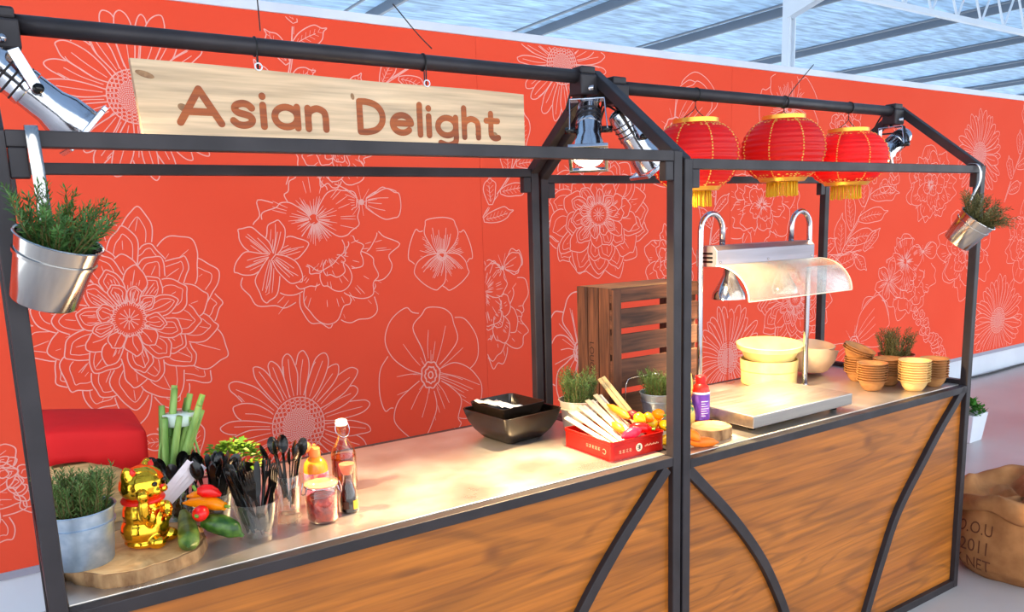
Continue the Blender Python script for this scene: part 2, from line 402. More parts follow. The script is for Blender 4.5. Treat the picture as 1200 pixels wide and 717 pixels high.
def anemone(rn, n=7, hatchy=9, rc=.17, fr=.30):
    d = Draw()
    for k in range(n):
        a = 2 * PI * (k * 3 % n) / n + rn.uniform(-.1, .1)
        o, i = petal(rn, a, .12, rn.uniform(.86, 1.05), .36 * rn.uniform(.85, 1.1), .62, .09, hatch=hatchy if k == 2 else rn.choice((2, 3, 4)), hl=.9 if k == 2 else .75, vein=False)
        d.shape(o, i)
    for k in range(90):
        a = 2 * PI * k / 90 + rn.uniform(-.02, .02); r = fr * rn.uniform(.75, 1.25); d.line([(rc * .95 * math.cos(a), rc * .95 * math.sin(a)), (r * math.cos(a), r * math.sin(a))], .8)
    c = [(rc * (1 + .06 * math.sin(t * 5)) * math.cos(t * PI / 20), rc * (1 + .06 * math.sin(t * 5)) * math.sin(t * PI / 20)) for t in range(40)]
    d.shape(c, w=1.6)
    for q, w_ in ((.62, 1.8), (.25, 1.6)):
        d.line([(rc * q * (1 + .1 * math.sin(t * 4)) * math.cos(t * PI / 12), rc * q * (1 + .1 * math.sin(t * 4)) * math.sin(t * PI / 12)) for t in range(25)], w_)
    return d
def fivepetal(rn):
    d = Draw()
    for k in range(5):
        a = 2 * PI * (k * 2 % 5) / 5 + .3
        o, i = petal(rn, a, .05, rn.uniform(.92, 1.04), .52, .75, .05, hatch=14, hl=.72, vein=False)
        d.shape(o, i)
    for q in (.14, .09): d.line([(q * math.cos(t * PI / 8), q * math.sin(t * PI / 8)) for t in range(17)], 1.6)
    return d
def wavy(rn, ang, r1, span, nw=5, hatch=16, hl=.6):
    """broad ruffled petal of a peony"""
    pts = [(.06 * math.cos(ang), .06 * math.sin(ang))]
    for k in range(nw + 1):
        a = ang - span / 2 + span * k / nw; e = math.sin(PI * (k + .35) / (nw + .7)) ** .4
        r = r1 * e * rn.uniform(.88, 1.08); pts.append((r * math.cos(a), r * math.sin(a)))
        if k < nw:
            a2 = a + span / nw * .5; r = r1 * math.sin(PI * (k + .85) / (nw + .7)) ** .4 * rn.uniform(.95, 1.1); pts.append((r * math.cos(a2), r * math.sin(a2)))
    o = c2(pts, 4, True); inn = []
    for k in range(hatch):
        a = ang + span * .42 * ((k + .5) / hatch * 2 - 1); b = rn.uniform(-.06, .06); s0, s1 = (.1, hl * rn.uniform(.5, 1)) if rn.random() < .65 else (hl, .93 * rn.uniform(.85, 1))
        inn.append([(r1 * t * math.cos(a + b * t), r1 * t * math.sin(a + b * t)) for t in (s0, (s0 * 2 + s1) / 3, (s0 + 2 * s1) / 3, s1)])
    return o, inn
def peony(rn):
    d = Draw()
    for (n, r1, sp, ph) in ((7, 1.0, 1.15, 0), (6, .78, 1.25, .4), (5, .55, 1.4, .1), (4, .33, 1.7, .6)):
        for k in range(n):
            o, i = wavy(rn, 2 * PI * k / n + ph + rn.uniform(-.12, .12), r1 * rn.uniform(.88, 1.06), sp, 4, 12, .7)
            d.shape(o, i)
    return d
def cluster(rn):
    d = Draw()
    d.merge(peony(rn), (.05, -.12), .86)
    def over(e, c, s, rot=0):
        t = Draw(); t.merge(e, c, s, rot)
        rad = [(c[0] + s * .80 * math.cos(k * PI / 12), c[1] + s * .80 * math.sin(k * PI / 12)) for k in range(24)]
        keep = len(d.l); d.shape(rad); d.l.pop() if d.l and d.l[-1][0][0] == rad[0] else None
        d.l += t.l; d.dots += t.dots
    over(anemone(rn, 6, 12, .05, .4), (.50, .42), .46)
    e = Draw()
    for k in range(4):
        o, i = wavy(rn, PI / 2 + k * PI / 2 + .2, rn.uniform(.9, 1.05), 1.7, 5, 20, .55); e.shape(o, i)
    over(e, (-.05, .25), .55)
    l = Draw()
    for k in range(6):
        o, i = petal(rn, k * PI / 3 + .3, .03, rn.uniform(.8, 1.1), .24, .3, .12, hatch=4, hl=.8); l.shape(o, i)
    over(l, (-.52, -.12), .46)
    return d
def leafy(rn, n=6, h=1.0):
    d = Draw(); d.line(c2([(-.5, -1.0), (-.25, -.45), (.05, .1), (.35, .95)], 8), 1.3); d.line(c2([(-.47, -1.0), (-.22, -.45), (.08, .1), (.37, .95)], 8), 1.0)
    for k in range(n):
        t = (k + .6) / n; bx, by = -.45 + .8 * t, -.95 + 1.7 * t; side = 1 if k % 2 else -1; a = 1.1 + side * rn.uniform(.6, .95)
        o, i = petal(rn, 0, .03, rn.uniform(.5, .72), .13, .25, .08, vein=True, sharp=.08)
        for q in range(6):
            u = .08 + .08 * q
            for s in (-1, 1): i.append([(u, 0), (u + .06, s * .075 * math.sin(PI * (.2 + .13 * q)))])
        ca, sa = math.cos(a), math.sin(a); f = lambda p: (bx + p[0] * ca - p[1] * sa, by + p[0] * sa + p[1] * ca)
        d.shape([f(p) for p in o], [[f(p) for p in q] for q in i])
    return d
def lupin(rn):
    d = Draw()
    for k in range(26):
        t = k / 26; r = .16 * (1 - t * .5); cx = rn.uniform(-.26, .26) * (1 - t * .6) + (.35 * (t - .5)) * -1; cy = -.95 + 1.9 * t
        o = c2([(cx + r * rn.uniform(.6, 1.3) * math.cos(j * PI / 3.5), cy + r * rn.uniform(.6, 1.3) * math.sin(j * PI / 3.5)) for j in range(7)], 4, True)
        d.shape(o, [c2([(cx - r * .5, cy - r * .2), (cx, cy + r * .2), (cx + r * .5, cy)], 3)])
    return d

def print_flower(panel, d, c, s, rot, rngx, lw=.0052, sx=1.0):
    """flat print on the wallpaper: ribbons half a millimetre proud, cut at the panel's edges"""
    mb = MB(); ca, sa = math.cos(rot), math.sin(rot); y = WY - .0016
    ok = lambda p: rngx[0] + .004 < p[0] < rngx[1] - .004 and ZB + .004 < p[1] < ZT - .012
    f = lambda p: (c[0] + sx * s * (p[0] * ca - p[1] * sa), c[1] + s * (p[0] * sa + p[1] * ca))
    for li, (pts, w_) in enumerate(d.l):
        y = WY - .0010 - (li % 160) * 6e-6
        q = [f(p) for p in pts]; run = []
        for p in q + [None]:
            if p is not None and ok(p): run.append(p); continue
            if len(run) > 1:
                n = len(run); o = len(mb.v)
                for i, (px, pz) in enumerate(run):
                    a = run[max(i - 1, 0)]; b = run[min(i + 1, n - 1)]; dx, dz = b[0] - a[0], b[1] - a[1]; l = math.hypot(dx, dz) or 1
                    h = lw * w_ * .5 * (1 if n > 8 else (.55 if i in (0, n - 1) else 1))
                    mb.v += [Vector((px - dz / l * h, y, pz + dx / l * h)), Vector((px + dz / l * h, y, pz - dx / l * h))]
                for i in range(n - 1): mb.face((o + 2 * i, o + 2 * i + 1, o + 2 * i + 3, o + 2 * i + 2))
            run = []
    for li, (px, pz, r) in enumerate(d.dots):
        y = WY - .0021 - (li % 40) * 6e-6
        p = f((px, pz))
        if ok(p): k = r * s; mb.quad((p[0] - k, y, p[1]), (p[0], y, p[1] - k), (p[0] + k, y, p[1]), (p[0], y, p[1] + k))
    if mb.f: mb.build('printed_flower', line_m, panel)

PANELS = [(-4.0, 2.445), (2.445, 4.622), (4.622, 15.0)]
panels = [boxo('mural_panel', (a + .0008, WY, ZB), (b - .0008, WY + .02, ZT), mural_m, wall, bevel=.0006) for a, b in PANELS]
def put(pi, d, c, s, rot=0, sx=1.0, lw=.0052): print_flower(panels[pi], d, c, s, rot, PANELS[pi], lw, sx)
R_ = lambda n: random.Random(n)
put(0, daisy(R_(1), 27, .30), (.60, 2.33), .40)
put(0, dahlia(R_(2)), (.47, 1.31), .50, .3, .92)
put(0, cluster(R_(3)), (1.43, 1.63), .50)
put(0, fivepetal(R_(4)), (2.16, 1.53), .215)
put(0, anemone(R_(5)), (2.05, .83), .46, .5, .78)
put(0, daisy(R_(6), 24, .33), (1.24, .66), .47, .1, .92)
put(0, leafy(R_(7), 6), (1.33, 2.50), .33, .2)
put(0, leafy(R_(8), 5), (1.75, 2.42), .30, -.7)
put(0, peony(R_(9)), (1.55, 2.12), .22)
put(0, leafy(R_(10), 4), (.72, .52), .3, 1.0)
put(0, dahlia(R_(11)), (-.35, .62), .34, .3)
put(0, peony(R_(12)), (-.25, 1.75), .28)
put(0, lupin(R_(13)), (.02, .52), .30, .4)
put(0, lupin(R_(14)), (2.30, .42), .18, 1.2)
put(0, anemone(R_(15), 6), (-1.1, 1.3), .45)
put(1, cluster(R_(20)), (2.47, 1.20), .42, .3, .75)
put(1, leafy(R_(21), 6), (2.62, 1.95), .33, -.2)
put(1, anemone(R_(22), 8, 16, .16, .6), (3.17, .84), .46, .2, .62, .008)
put(1, daisy(R_(23), 22, .32), (3.07, 2.66), .36, .2)
put(1, dahlia(R_(24)), (3.35, 1.74), .46, 1.2, 1.05)
put(1, anemone(R_(25), 6, 14, .2, .38), (4.05, 2.30), .44, .9, 1.15)
put(1, peony(R_(26)), (4.02, 1.40), .26)
put(1, leafy(R_(27), 5), (4.45, 1.75), .3, .3)
put(1, daisy(R_(28), 30, .27), (4.62, .62), .46, 0, .9)
put(2, daisy(R_(28), 30, .27), (4.62, .62), .46, 0, .9)
put(2, fivepetal(R_(29)), (5.28, 2.50), .30, .3, 1.2)
put(2, peony(R_(30)), (4.98, 1.78), .42, 0, 1.15)
put(2, dahlia(R_(31)), (5.42, 1.02), .44, .2, 1.1)
put(2, leafy(R_(32), 8), (6.22, 1.62), .50, -.15, 1.2)
put(2, leafy(R_(33), 6), (5.98, 1.35), .38, -1.1, 1.3)
put(2, anemone(R_(34), 6, 18, .12, .25), (6.25, .55), .56, .6, 1.05)
put(2, cluster(R_(35)), (7.02, 1.12), .46, 0, 1.15)
put(2, peony(R_(36)), (7.35, 1.93), .38, 0, 1.1)
put(2, lupin(R_(37)), (7.45, .52), .36, .5, 1.2)
put(2, peony(R_(38)), (8.05, 1.30), .46, .3, 1.1)
put(2, daisy(R_(39), 30, .27), (8.20, 2.22), .44, 0, 1.05)
put(2, daisy(R_(40), 32, .27), (8.80, .52), .50, 0, 1.1)
put(2, leafy(R_(41), 6), (9.0, 2.2), .45, 0, 1.1)
put(2, peony(R_(42)), (9.3, 1.35), .45)
put(2, lupin(R_(43)), (6.75, 2.2), .34, -.4, 1.1)
put(2, peony(R_(44)), (6.02, 2.35), .24)

# ---- roof: translucent sheets on purlins, steel column and truss beyond the partition
RZ = 4.6
roof_m = translucent('translucent roof sheet', rgb(.74, .81, .88), rgb(.76, .85, .93), .60, .5, noise=(2.5, 15, 1))
galv_beam = mat('galvanised purlin', rgb(.42, .46, .51), .5, .2)
white_steel = mat('white painted steel', rgb(.86, .89, .92), .4)
xs = [-8.0, -5.3, -2.8, -.3, 2.2, 4.68, 7.33, 9.79, 12.6, 15.2, 17.7, 20.3, 23.0, 26.0]
ceil = MB().box((-8.2, -4.3, RZ + .02), (-8.0, 10.6, RZ + .1)).build('ceiling', galv_beam); tag(ceil, 'bluish translucent sheet roof on steel purlins', 'ceiling', kind='structure')
for i in range(len(xs) - 1):
    MB().box((xs[i] + .002, -4.2, RZ), (xs[i + 1] - .002, 10.5, RZ + .006)).build('roof_sheet', roof_m, ceil)
for i, x in enumerate(xs):
    MB().box((x - .03, -4.2, RZ - .13), (x + .02, 10.5, RZ)).build('purlin', galv_beam, ceil, bevel=.01)
    MB().tube([(x - .45, -4.2, RZ - .10), (x - .45, 10.5, RZ - .10)], .018, 6).build('conduit', galv_beam, ceil, smooth=True)
MB().box((-8, 10.4, RZ - .5), (26, 10.6, RZ + .1)).build('eaves_beam', white_steel, ceil)
colm = MB().box((6.72, 3.48, FLOOR), (6.735, 3.57, 4.3)).box((6.735, 3.515, FLOOR), (6.80, 3.53, 4.3)).box((6.80, 3.48, FLOOR), (6.815, 3.57, 4.3)).build('steel_column', white_steel, None, bevel=.003)
tag(colm, 'white steel column rising behind the red wall', 'column', kind='structure')
MB().bar((6.75, 3.52, 3.66), (6.75, 1.2, 4.30), .10, .16).build('haunch', white_steel, colm)
tru = thing('roof_truss', 'white lattice roof truss below the sheet roof', 'truss', (8.0, 3.72, 4.0)); tru['kind'] = 'structure'
MB().bar((7.2, 3.70, 4.0), (24, 3.80, 4.0), .06, .06).build('lower_chord', white_steel, tru)
MB().bar((7.2, 3.70, 4.52), (24, 3.80, 4.52), .06, .06).build('upper_chord', white_steel, tru)
for k in range(28):
    x = 7.3 + k * .58; MB().tube([(x, 3.70 + k * .0035, 4.0), (x + .29, 3.70 + k * .0035, 4.52), (x + .58, 3.70 + k * .0035, 4.0)], .016, 5).build('web_bar', white_steel, tru)

# ================================================================== the two stalls
S = .034; D = .749; HT = 1.9034; HC = .95; YR = D / 2 + S / 2
def sq_path(mb, pts, w_, h_):
    """flat-faced bar swept in the plane Y = const"""
    P = [Vector(p) for p in pts]; o = len(mb.v); n = len(P)
    for i in range(n):
        t = (P[min(i + 1, n - 1)] - P[max(i - 1, 0)]).normalized(); s = Vector((-t.z, 0, t.x))
        for (a, b) in ((-1, -1), (1, -1), (1, 1), (-1, 1)): mb.v.append(P[i] + s * a * w_ / 2 + Vector((0, b * h_ / 2, 0)))
    for i in range(n - 1):
        for k in range(4): mb.face((o + i * 4 + k, o + i * 4 + (k + 1) % 4, o + i * 4 + 4 + (k + 1) % 4, o + i * 4 + 4 + k))
    mb.face((o, o + 3, o + 2, o + 1)); e = o + (n - 1) * 4; mb.face((e, e + 1, e + 2, e + 3)); return mb

def stall(label, xa, xb, dz, zr, braces, rails=(.022, .022)):
    t = thing('market_stall', label, 'market stall', (xa, 0, FLOOR))
    top = HT + dz; hc = HC + dz
    for x in (xa, xb - S):
        for y, nm in ((0, 'front_post'), (D, 'back_post')):
            boxo(nm, (x, y, FLOOR), (x + S, y + S, top), frame_m, t, .003)
    for y, nm in ((0, 'front_top_beam'), (D, 'back_top_beam')):
        b = boxo(nm, (xa + S, y + .001, top - .031), (xb - S, y + S - .001, top), frame_m, t, .002)
        for x in (xa + S, xb - 2 * S):
            boxo('bracket', (x + .001, y + .002, top - .031 - .057), (x + S - .001, y + S - .002, top - .031), frame_m, b, .003)
    for x in (xa + S / 2, xb - S / 2):
        for s in (0, 1):
            y0 = S * .5 if s == 0 else D + S * .5
            MB().bar((x, y0, top - .01), (x, YR, zr + .01), S, S).build('rafter', frame_m, t, bevel=.003)
    MB().tube([(xa + .005, YR, zr), (xb - .005, YR, zr)], .022, 14).build('ridge_pole', frame_m, t, smooth=True)
    for x in (xa + S * 1.5 + .012, xb - S * 1.5 - .012):
        c = MB().box((x - .036, YR - .034, zr - .06), (x + .036, YR + .034, zr + .006)).box((x - .03, YR - .028, zr + .006), (x + .03, YR + .028, zr + .032)).build('ridge_clamp', frame_m, t, bevel=.006)
        MB().tube([(x, YR - .05, zr - .04), (x, YR + .05, zr - .04)], .008, 8).build('bolt', steel_m, c, smooth=True)
    boxo('front_rail', (xa + S, .001, hc - .03), (xb - S, S, hc), frame_m, t, .002)
    boxo('back_rail', (xa + S, D, hc - .03), (xb - S, D + S - .001, hc), frame_m, t, .002)
    for x, up_ in ((xa, rails[0]), (xb - S, rails[1])): boxo('side_rail', (x + .001, S, hc - .02), (x + S - .001, D, hc + up_), frame_m, t, .002)
    boxo('bottom_rail', (xa + S, .001, FLOOR), (xb - S, S, FLOOR + .036), frame_m, t, .002)
    boxo('bottom_rail', (xa + S, D, FLOOR), (xb - S, D + S, FLOOR + .036), frame_m, t, .002)
    boxo('front_panel', (xa + S * .9, .022, FLOOR + .03), (xb - S * .9, .036, hc - .028), panel_wood, t, 0)
    boxo('back_panel', (xa + S * .9, D + .004, FLOOR + .03), (xb - S * .9, D + .018, hc - .028), panel_wood, t, 0)
    for x in (xa + .012, xb - .022): boxo('side_panel', (x, S, FLOOR + .03), (x + .01, D, hc - .02), panel_wood, t, 0)
    for pts in braces:
        sq_path(MB(), [(p.x, .014, p.y) for p in crom([(a, b + dz, 0) for a, b in pts], 8)], .036, .026).build('curved_brace', frame_m, t, bevel=.002)
    return t
X1a, X1b, X2a, X2b = -S, 1.7312, 1.7416, 3.5338
DZ = -.022
arc = [(.025, -.035), (.235, -.245), (.385, -.425), (.48, -.575), (.56, -.74), (.60, -.90)]
arcs1 = [[(X1a + .03 + u, HC + v) for u, v in arc], [(X1b - .03 - u, HC + v) for u, v in arc]]
arcs2 = [[(X2a + .005 + u, HC + v) for u, v in arc], [(X2b - u, HC + v) for u, v in ((.045, -.008), (.111, -.07), (.225, -.17), (.339, -.285), (.515, -.474), (.622, -.673), (.71, -.863), (.735, -.93))]]
stall('dark steel gabled market stall with oak front, below the wooden name board', X1a, X1b, 0, 2.174, arcs1, (.022, .0028))
stall('dark steel gabled market stall with oak front, below the red paper lanterns', X2a, X2b, DZ, 2.150, arcs2)

def steel_top():
    m = bpy.data.materials.new('worn stainless steel'); m.use_nodes = True
    nt = m.node_tree; N = nt.nodes; L = nt.links; b = N['Principled BSDF']; b.inputs['Metallic'].default_value = .82
    tc = N.new('ShaderNodeTexCoord')
    n1 = N.new('ShaderNodeTexNoise'); n1.inputs['Scale'].default_value = 5; n1.inputs['Detail'].default_value = 6; L.new(tc.outputs['Object'], n1.inputs['Vector'])
    mp = N.new('ShaderNodeMapping'); mp.inputs['Scale'].default_value = (18, 260, 1); mp.inputs['Rotation'].default_value = (0, 0, .5); L.new(tc.outputs['Object'], mp.inputs[0])
    n2 = N.new('ShaderNodeTexNoise'); n2.inputs['Scale'].default_value = 1; n2.inputs['Detail'].default_value = 3; n2.inputs['Distortion'].default_value = 1.0; L.new(mp.outputs[0], n2.inputs['Vector'])
    cr = N.new('ShaderNodeValToRGB'); cr.color_ramp.elements[0].color = rgb(.72, .69, .66); cr.color_ramp.elements[1].color = rgb(.86, .83, .80); cr.color_ramp.elements[0].position = .3; cr.color_ramp.elements[1].position = .7; L.new(n1.outputs['Fac'], cr.inputs[0]); L.new(cr.outputs[0], b.inputs['Base Color'])
    mr = N.new('ShaderNodeMapRange'); mr.inputs[1].default_value = .3; mr.inputs[2].default_value = .7; mr.inputs[3].default_value = .26; mr.inputs[4].default_value = .42; L.new(n1.outputs['Fac'], mr.inputs[0]); L.new(mr.outputs[0], b.inputs['Roughness'])
    bp = N.new('ShaderNodeBump'); bp.inputs['Strength'].default_value = .06; bp.inputs['Distance'].default_value = .002; L.new(n2.outputs['Fac'], bp.inputs['Height']); L.new(bp.outputs[0], b.inputs['Normal'])
    return m
top_m = steel_top()
def worktop(label, xa, xb, z):
    o = MB().box((xa + S + .001, S + .002, z - .02), (xb - S - .001, D - .001, z)).build('steel_worktop', top_m, None, bevel=.002)
    return tag(o, label, 'worktop', None)
ZL = HC + .003; ZR = HC + DZ + .003
worktop('worn stainless steel worktop below the wooden name board', X1a, X1b, ZL)
worktop('worn stainless steel worktop under the heat lamps', X2a, X2b, ZR)

# ================================================================== sign
def stroke(mb, pts, w_, y, th):
    """rounded monoline stroke in the plane Y=y (front) .. y+th, closed pad"""
    P = [Vector((p[0], p[1])) for p in pts]; n = len(P); lft = []; rgt = []
    for i in range(n):
        t = (P[min(i + 1, n - 1)] - P[max(i - 1, 0)]).normalized(); s = Vector((-t.y, t.x)) * w_ / 2
        lft.append(P[i] + s); rgt.append(P[i] - s)
    def fan(c, a0):
        return [c + Vector((math.cos(a0 + PI * k / 8), math.sin(a0 + PI * k / 8))) * w_ / 2 for k in range(1, 8)]
    tE = (P[-1] - P[-2]).normalized(); tS = (P[1] - P[0]).normalized()
    o = len(mb.v)
    for i in range(n): mb.v += [Vector((lft[i].x, y, lft[i].y)), Vector((rgt[i].x, y, rgt[i].y))]
    for i in range(n - 1): mb.face((o + 2 * i, o + 2 * i + 1, o + 2 * i + 3, o + 2 * i + 2))
    aE = math.atan2(tE.y, tE.x) - PI / 2; capE = fan(P[-1], aE); aS = math.atan2(tS.y, tS.x) + PI / 2; capS = fan(P[0], aS)
    q = len(mb.v); mb.v += [Vector((p.x, y, p.y)) for p in capE]; mb.face([o + 2 * n - 1] + [q + k for k in range(7)] + [o + 2 * n - 2])
    q2 = len(mb.v); mb.v += [Vector((p.x, y, p.y)) for p in capS]; mb.face([o] + [q2 + k for k in range(7)] + [o + 1])
    loop = [Vector((p.x, 0, p.y)) for p in rgt + capE + lft[::-1] + capS]; b = len(mb.v); m = len(loop)
    mb.v += [Vector((p.x, y, p.z)) for p in loop] + [Vector((p.x, y + th, p.z)) for p in loop]
    for k in range(m): mb.face((b + k, b + m + k, b + m + (k + 1) % m, b + (k + 1) % m))
def circ(cx, cy, r, a0, a1, n=28): return [(cx + r * math.cos(math.radians(a0 + (a1 - a0) * k / n)), cy + r * math.sin(math.radians(a0 + (a1 - a0) * k / n))) for k in range(n + 1)]
arch = c2([(0, .38), (.05, .55), (.25, .66), (.45, .57), (.50, .38), (.50, .18), (.50, 0)], 5)
GL = {'A': (1.0, [[(0, 0), (.50, 1)], [(.50, 1), (1.0, 0)], [(.18, .33), (.82, .33)]]),
      's': (.50, [c2([(.50, .54), (.40, .64), (.27, .67), (.12, .62), (.06, .50), (.14, .39), (.28, .345), (.43, .29), (.50, .17), (.43, .05), (.27, 0), (.12, .03), (.01, .13)], 5)]),
      'i': (0, [[(0, 0), (0, .66)], [(0, .93), (0, .94)]]), 'l': (0, [[(0, 0), (0, 1.03)]]),
      'a': (.62, [circ(.31, .33, .31, 0, 360), [(.62, .66), (.62, 0)]]),
      'n': (.50, [[(0, 0), (0, .66)], arch]), 'h': (.50, [[(0, 0), (0, 1.03)], arch]),
      'D': (.70, [[(0, 0), (0, 1)], c2([(0, 1), (.22, 1), (.48, .92), (.65, .73), (.70, .5), (.65, .27), (.48, .08), (.22, 0), (0, 0)], 5)]),
      'e': (.60, [[(.02, .35), (.60, .35)], circ(.31, .33, .30, 4, 318)]),
      'g': (.62, [circ(.31, .33, .31, 0, 360), c2([(.62, .66), (.62, .2), (.62, -.10), (.55, -.25), (.32, -.33), (.08, -.25)], 5)]),
      't': (.44, [c2([(.17, .90), (.17, .5), (.17, .16), (.23, .04), (.34, 0), (.44, .03)], 5), [(0, .64), (.42, .64)]])}
SX0, SX1, SZ0, SZ1, SY = .287, 1.411, 1.912, 2.118, .372
sg = thing('wooden_sign', 'pale pine board with routed brown lettering hung under the ridge pole', 'sign', ((SX0 + SX1) / 2, SY, SZ0))
mb = MB(); rn = random.Random(4)
topz = lambda u: SZ1 - .018 * u + .002 * math.sin(u * 9)
cols = 24
for i in range(cols + 1):
    u = i / cols; x = SX0 + (SX1 - SX0) * u
    for y in (SY, SY + .026):
        mb.v += [Vector((x + (.010 if i == 0 else 0), y, SZ0 + .001 * math.sin(u * 14))), Vector((x - (.004 if i == 0 else 0), y, topz(u)))]
for i in range(cols):
    a = i * 4; b = a + 4
    mb.face((a, b, b + 1, a + 1)); mb.face((a + 2, a + 3, b + 3, b + 2)); mb.face((a + 1, b + 1, b + 3, a + 3)); mb.face((a, a + 2, b + 2, b))
mb.face((0, 1, 3, 2)); e = cols * 4; mb.face((e, e + 2, e + 3, e + 1))
board = mb.build('board', sign_wood, sg)
txt = 'Asian Delight'; gap = .30; wd = sum(GL[c][0] if c != ' ' else .42 for c in txt) + gap * (len(txt) - 1)
LX0, LX1 = .383, 1.312; zb0 = 1.975; caph = .081; kx = (LX1 - LX0) / wd; cx = LX0
for c in txt:
    if c == ' ': cx += (.42 + gap) * kx; continue
    lb = MB(); slope = -.012
    for k, st in enumerate(GL[c][1]):
        stroke(lb, [(cx + p[0] * kx, zb0 + slope * (cx - LX0) / (LX1 - LX0) + p[1] * caph) for p in st], .0178, SY - .0012 - .0001 * k, .003)
    lb.build('letter', engrave, board); cx += (GL[c][0] + gap) * kx
knot_m = mat('knot wood', rgb(.62, .47, .33), .7, col2=rgb(.50, .36, .25), scale=(60, 60, 60))
for (x, z, a, b) in ((.312, 2.083, .022, .008), (.392, 2.010, .013, .010), (.838, 2.062, .006, .009), (1.300, 1.975, .010, .008), (1.235, 1.972, .006, .006)):
    MB().loft([[(x + a * k * math.cos(t_), y_, z + b * k * math.sin(t_) - .25 * a * k * math.cos(t_)) for t_ in [PI * q / 10 for q in range(20)]] for k, y_ in ((1, SY + .0005), (.9, SY - .0007))]).build('knot', knot_m, board)
for (x, tail) in ((.585, [(.585, .33, 2.20), (.583, .33, 2.30), (.578, .34, 2.42)]), (1.07, [(1.07, .33, 2.20), (1.03, .34, 2.24), (.96, .34, 2.31)])):
    tz = topz((x - SX0) / (SX1 - SX0))
    MB().tube([(x, YR + .024 * math.cos(a), 2.174 + .024 * math.sin(a)) for a in [k * PI / 6 for k in range(13)]], .0022, 5).tube([(x, YR - .02, 2.16), (x + .002, SY + .006, tz - .01)], .002, 5).tube([(x + .004, YR, 2.15), (x + .004, SY + .02, tz - .012)], .002, 5).tube(crom(tail, 4), .0018, 5).build('cable_tie', dark_m, sg)
    MB().tube([(x + .009 * math.cos(k * PI / 8), SY - .003, tz + .006 + .009 * math.sin(k * PI / 8)) for k in range(17)], .002, 5).build('screw_eye', white_m, sg, smooth=True)

# ================================================================== stage spotlights
lens_m = mat('glowing lamp lens', (1, .9, .7, 1), .3, emit=(1, .80, .48, 1), emit_s=20)
def spotlight(label, piv, aim, hang, power, size=62, L_=.225, mount=None):
    piv = Vector(piv); a = Vector(aim).normalized(); hang = Vector(hang)
    t = thing('stage_spotlight', label, 'spotlight', piv)
    z = a; s = z.cross(Vector((0, 0, 1))).normalized(); u = s.cross(z)
    m4 = Matrix(((s.x, u.x, z.x, 0), (s.y, u.y, z.y, 0), (s.z, u.z, z.z, 0), (0, 0, 0, 1)))
    h = L_ / 2; off = -.15 * L_
    prof = [(.0001, -h * 1.02), (.018, -h), (.034, -h * .93), (.041, -h * .75), (.041, -h * .25), (.0435, -h * .22), (.0435, -h * .12), (.041, -h * .10), (.043, h * .35), (.052, h * .60), (.054, h), (.050, h), (.046, h * .6)]
    b = MB().lathe([(r, zz + off + h * .3) for r, zz in prof], 28, piv, m4).build('can', alu_m, t, smooth=True, autos=40)
    q = h * 1.3 + off
    g = MB()
    for (x0, x1, y0, y1) in ((-.064, .064, -.064, -.052), (-.064, .064, .052, .064), (-.064, -.052, -.052, .052), (.052, .064, -.052, .052)):
        g.box((x0, y0, q), (x1, y1, q + .012), Matrix.Translation(piv) @ m4)
    g.build('gel_frame', alu_m, t, bevel=.002)
    MB().lathe([(.0001, q - .012), (.044, q - .010), (.046, q - .014)], 24, piv, m4).build('lens', lens_m, t, smooth=True)
    for k in range(3):
        zz = -h * .6 + off + h * .3 + k * .018
        MB().lathe([(.0425, zz), (.0435, zz + .002), (.0425, zz + .004)], 24, piv, m4).build('vent_ring', frame_m, b, smooth=True)
    y = MB(); hs = s * .062
    for sg_ in (-1, 1):
        y.bar(piv + hs * sg_, hang + hs * sg_ * .92, .024, .004, up=s)
    y.bar(hang - hs * .95, hang + hs * .95, .024, .004, up=(hang - piv).normalized())
    y.build('yoke', alu_m, t, bevel=.001)
    for sg_ in (-1, 1): MB().tube([piv + s * sg_ * .042, piv + s * sg_ * .078], .011, 10).build('knob', black_pl, t, smooth=True)
    mnt = Vector(mount) if mount else hang + Vector((0, 0, .045))
    MB().tube([hang, mnt], .007, 8).build('hook_bolt', dark_m, t, smooth=True)
    MB().tube(crom([piv - z * (h + .01) * .95, piv - z * h * 1.2 + Vector((0, .035, 0)), Vector((mnt.x, YR + .085, hang.z - .02)), Vector((mnt.x, YR + .075, mnt.z)), Vector((mnt.x, YR + .045, mnt.z + .048))], 6), .004, 6).build('power_cable', dark_m, t, smooth=True)
    ld = bpy.data.lights.new('spot_beam', 'SPOT'); ld.energy = power; ld.color = (1, .70, .36); ld.spot_size = math.radians(size); ld.spot_blend = .6; ld.shadow_soft_size = .04
    lo = bpy.data.objects.new('spot_beam', ld); COL.objects.link(lo); lo.parent = t
    lo.matrix_local = Matrix.Translation(z * (q + .02)) @ z.to_track_quat('Z', 'Y').to_matrix().to_4x4() @ Matrix.Rotation(PI, 4, 'X')
    return t
SP = 110
spotlight('chrome stage spotlight clamped at the ridge end beyond the name board', (.075, .34, 2.02), (.72, .05, -.62), (.04, .345, 2.100), SP, 70, mount=(.032, YR, 2.117))
spotlight('chrome stage spotlight aimed back at the name board\'s worktop', (1.645, .340, 1.998), (-.38, -.44, -.80), (1.664, .37, 2.098), SP * 1.7, 84, mount=(1.664, YR, 2.116))
spotlight('chrome stage spotlight aimed at the heat lamps', (1.838, .335, 1.975), (.52, -.12, -.72), (1.812, .365, 2.062), SP, 66, mount=(1.806, YR, 2.092))
spotlight('chrome stage spotlight half hidden behind a paper lantern', (3.440, .37, 1.998), (-.80, .02, -.42), (3.452, .385, 2.078), SP * .8, 66, mount=(3.455, YR, 2.092))

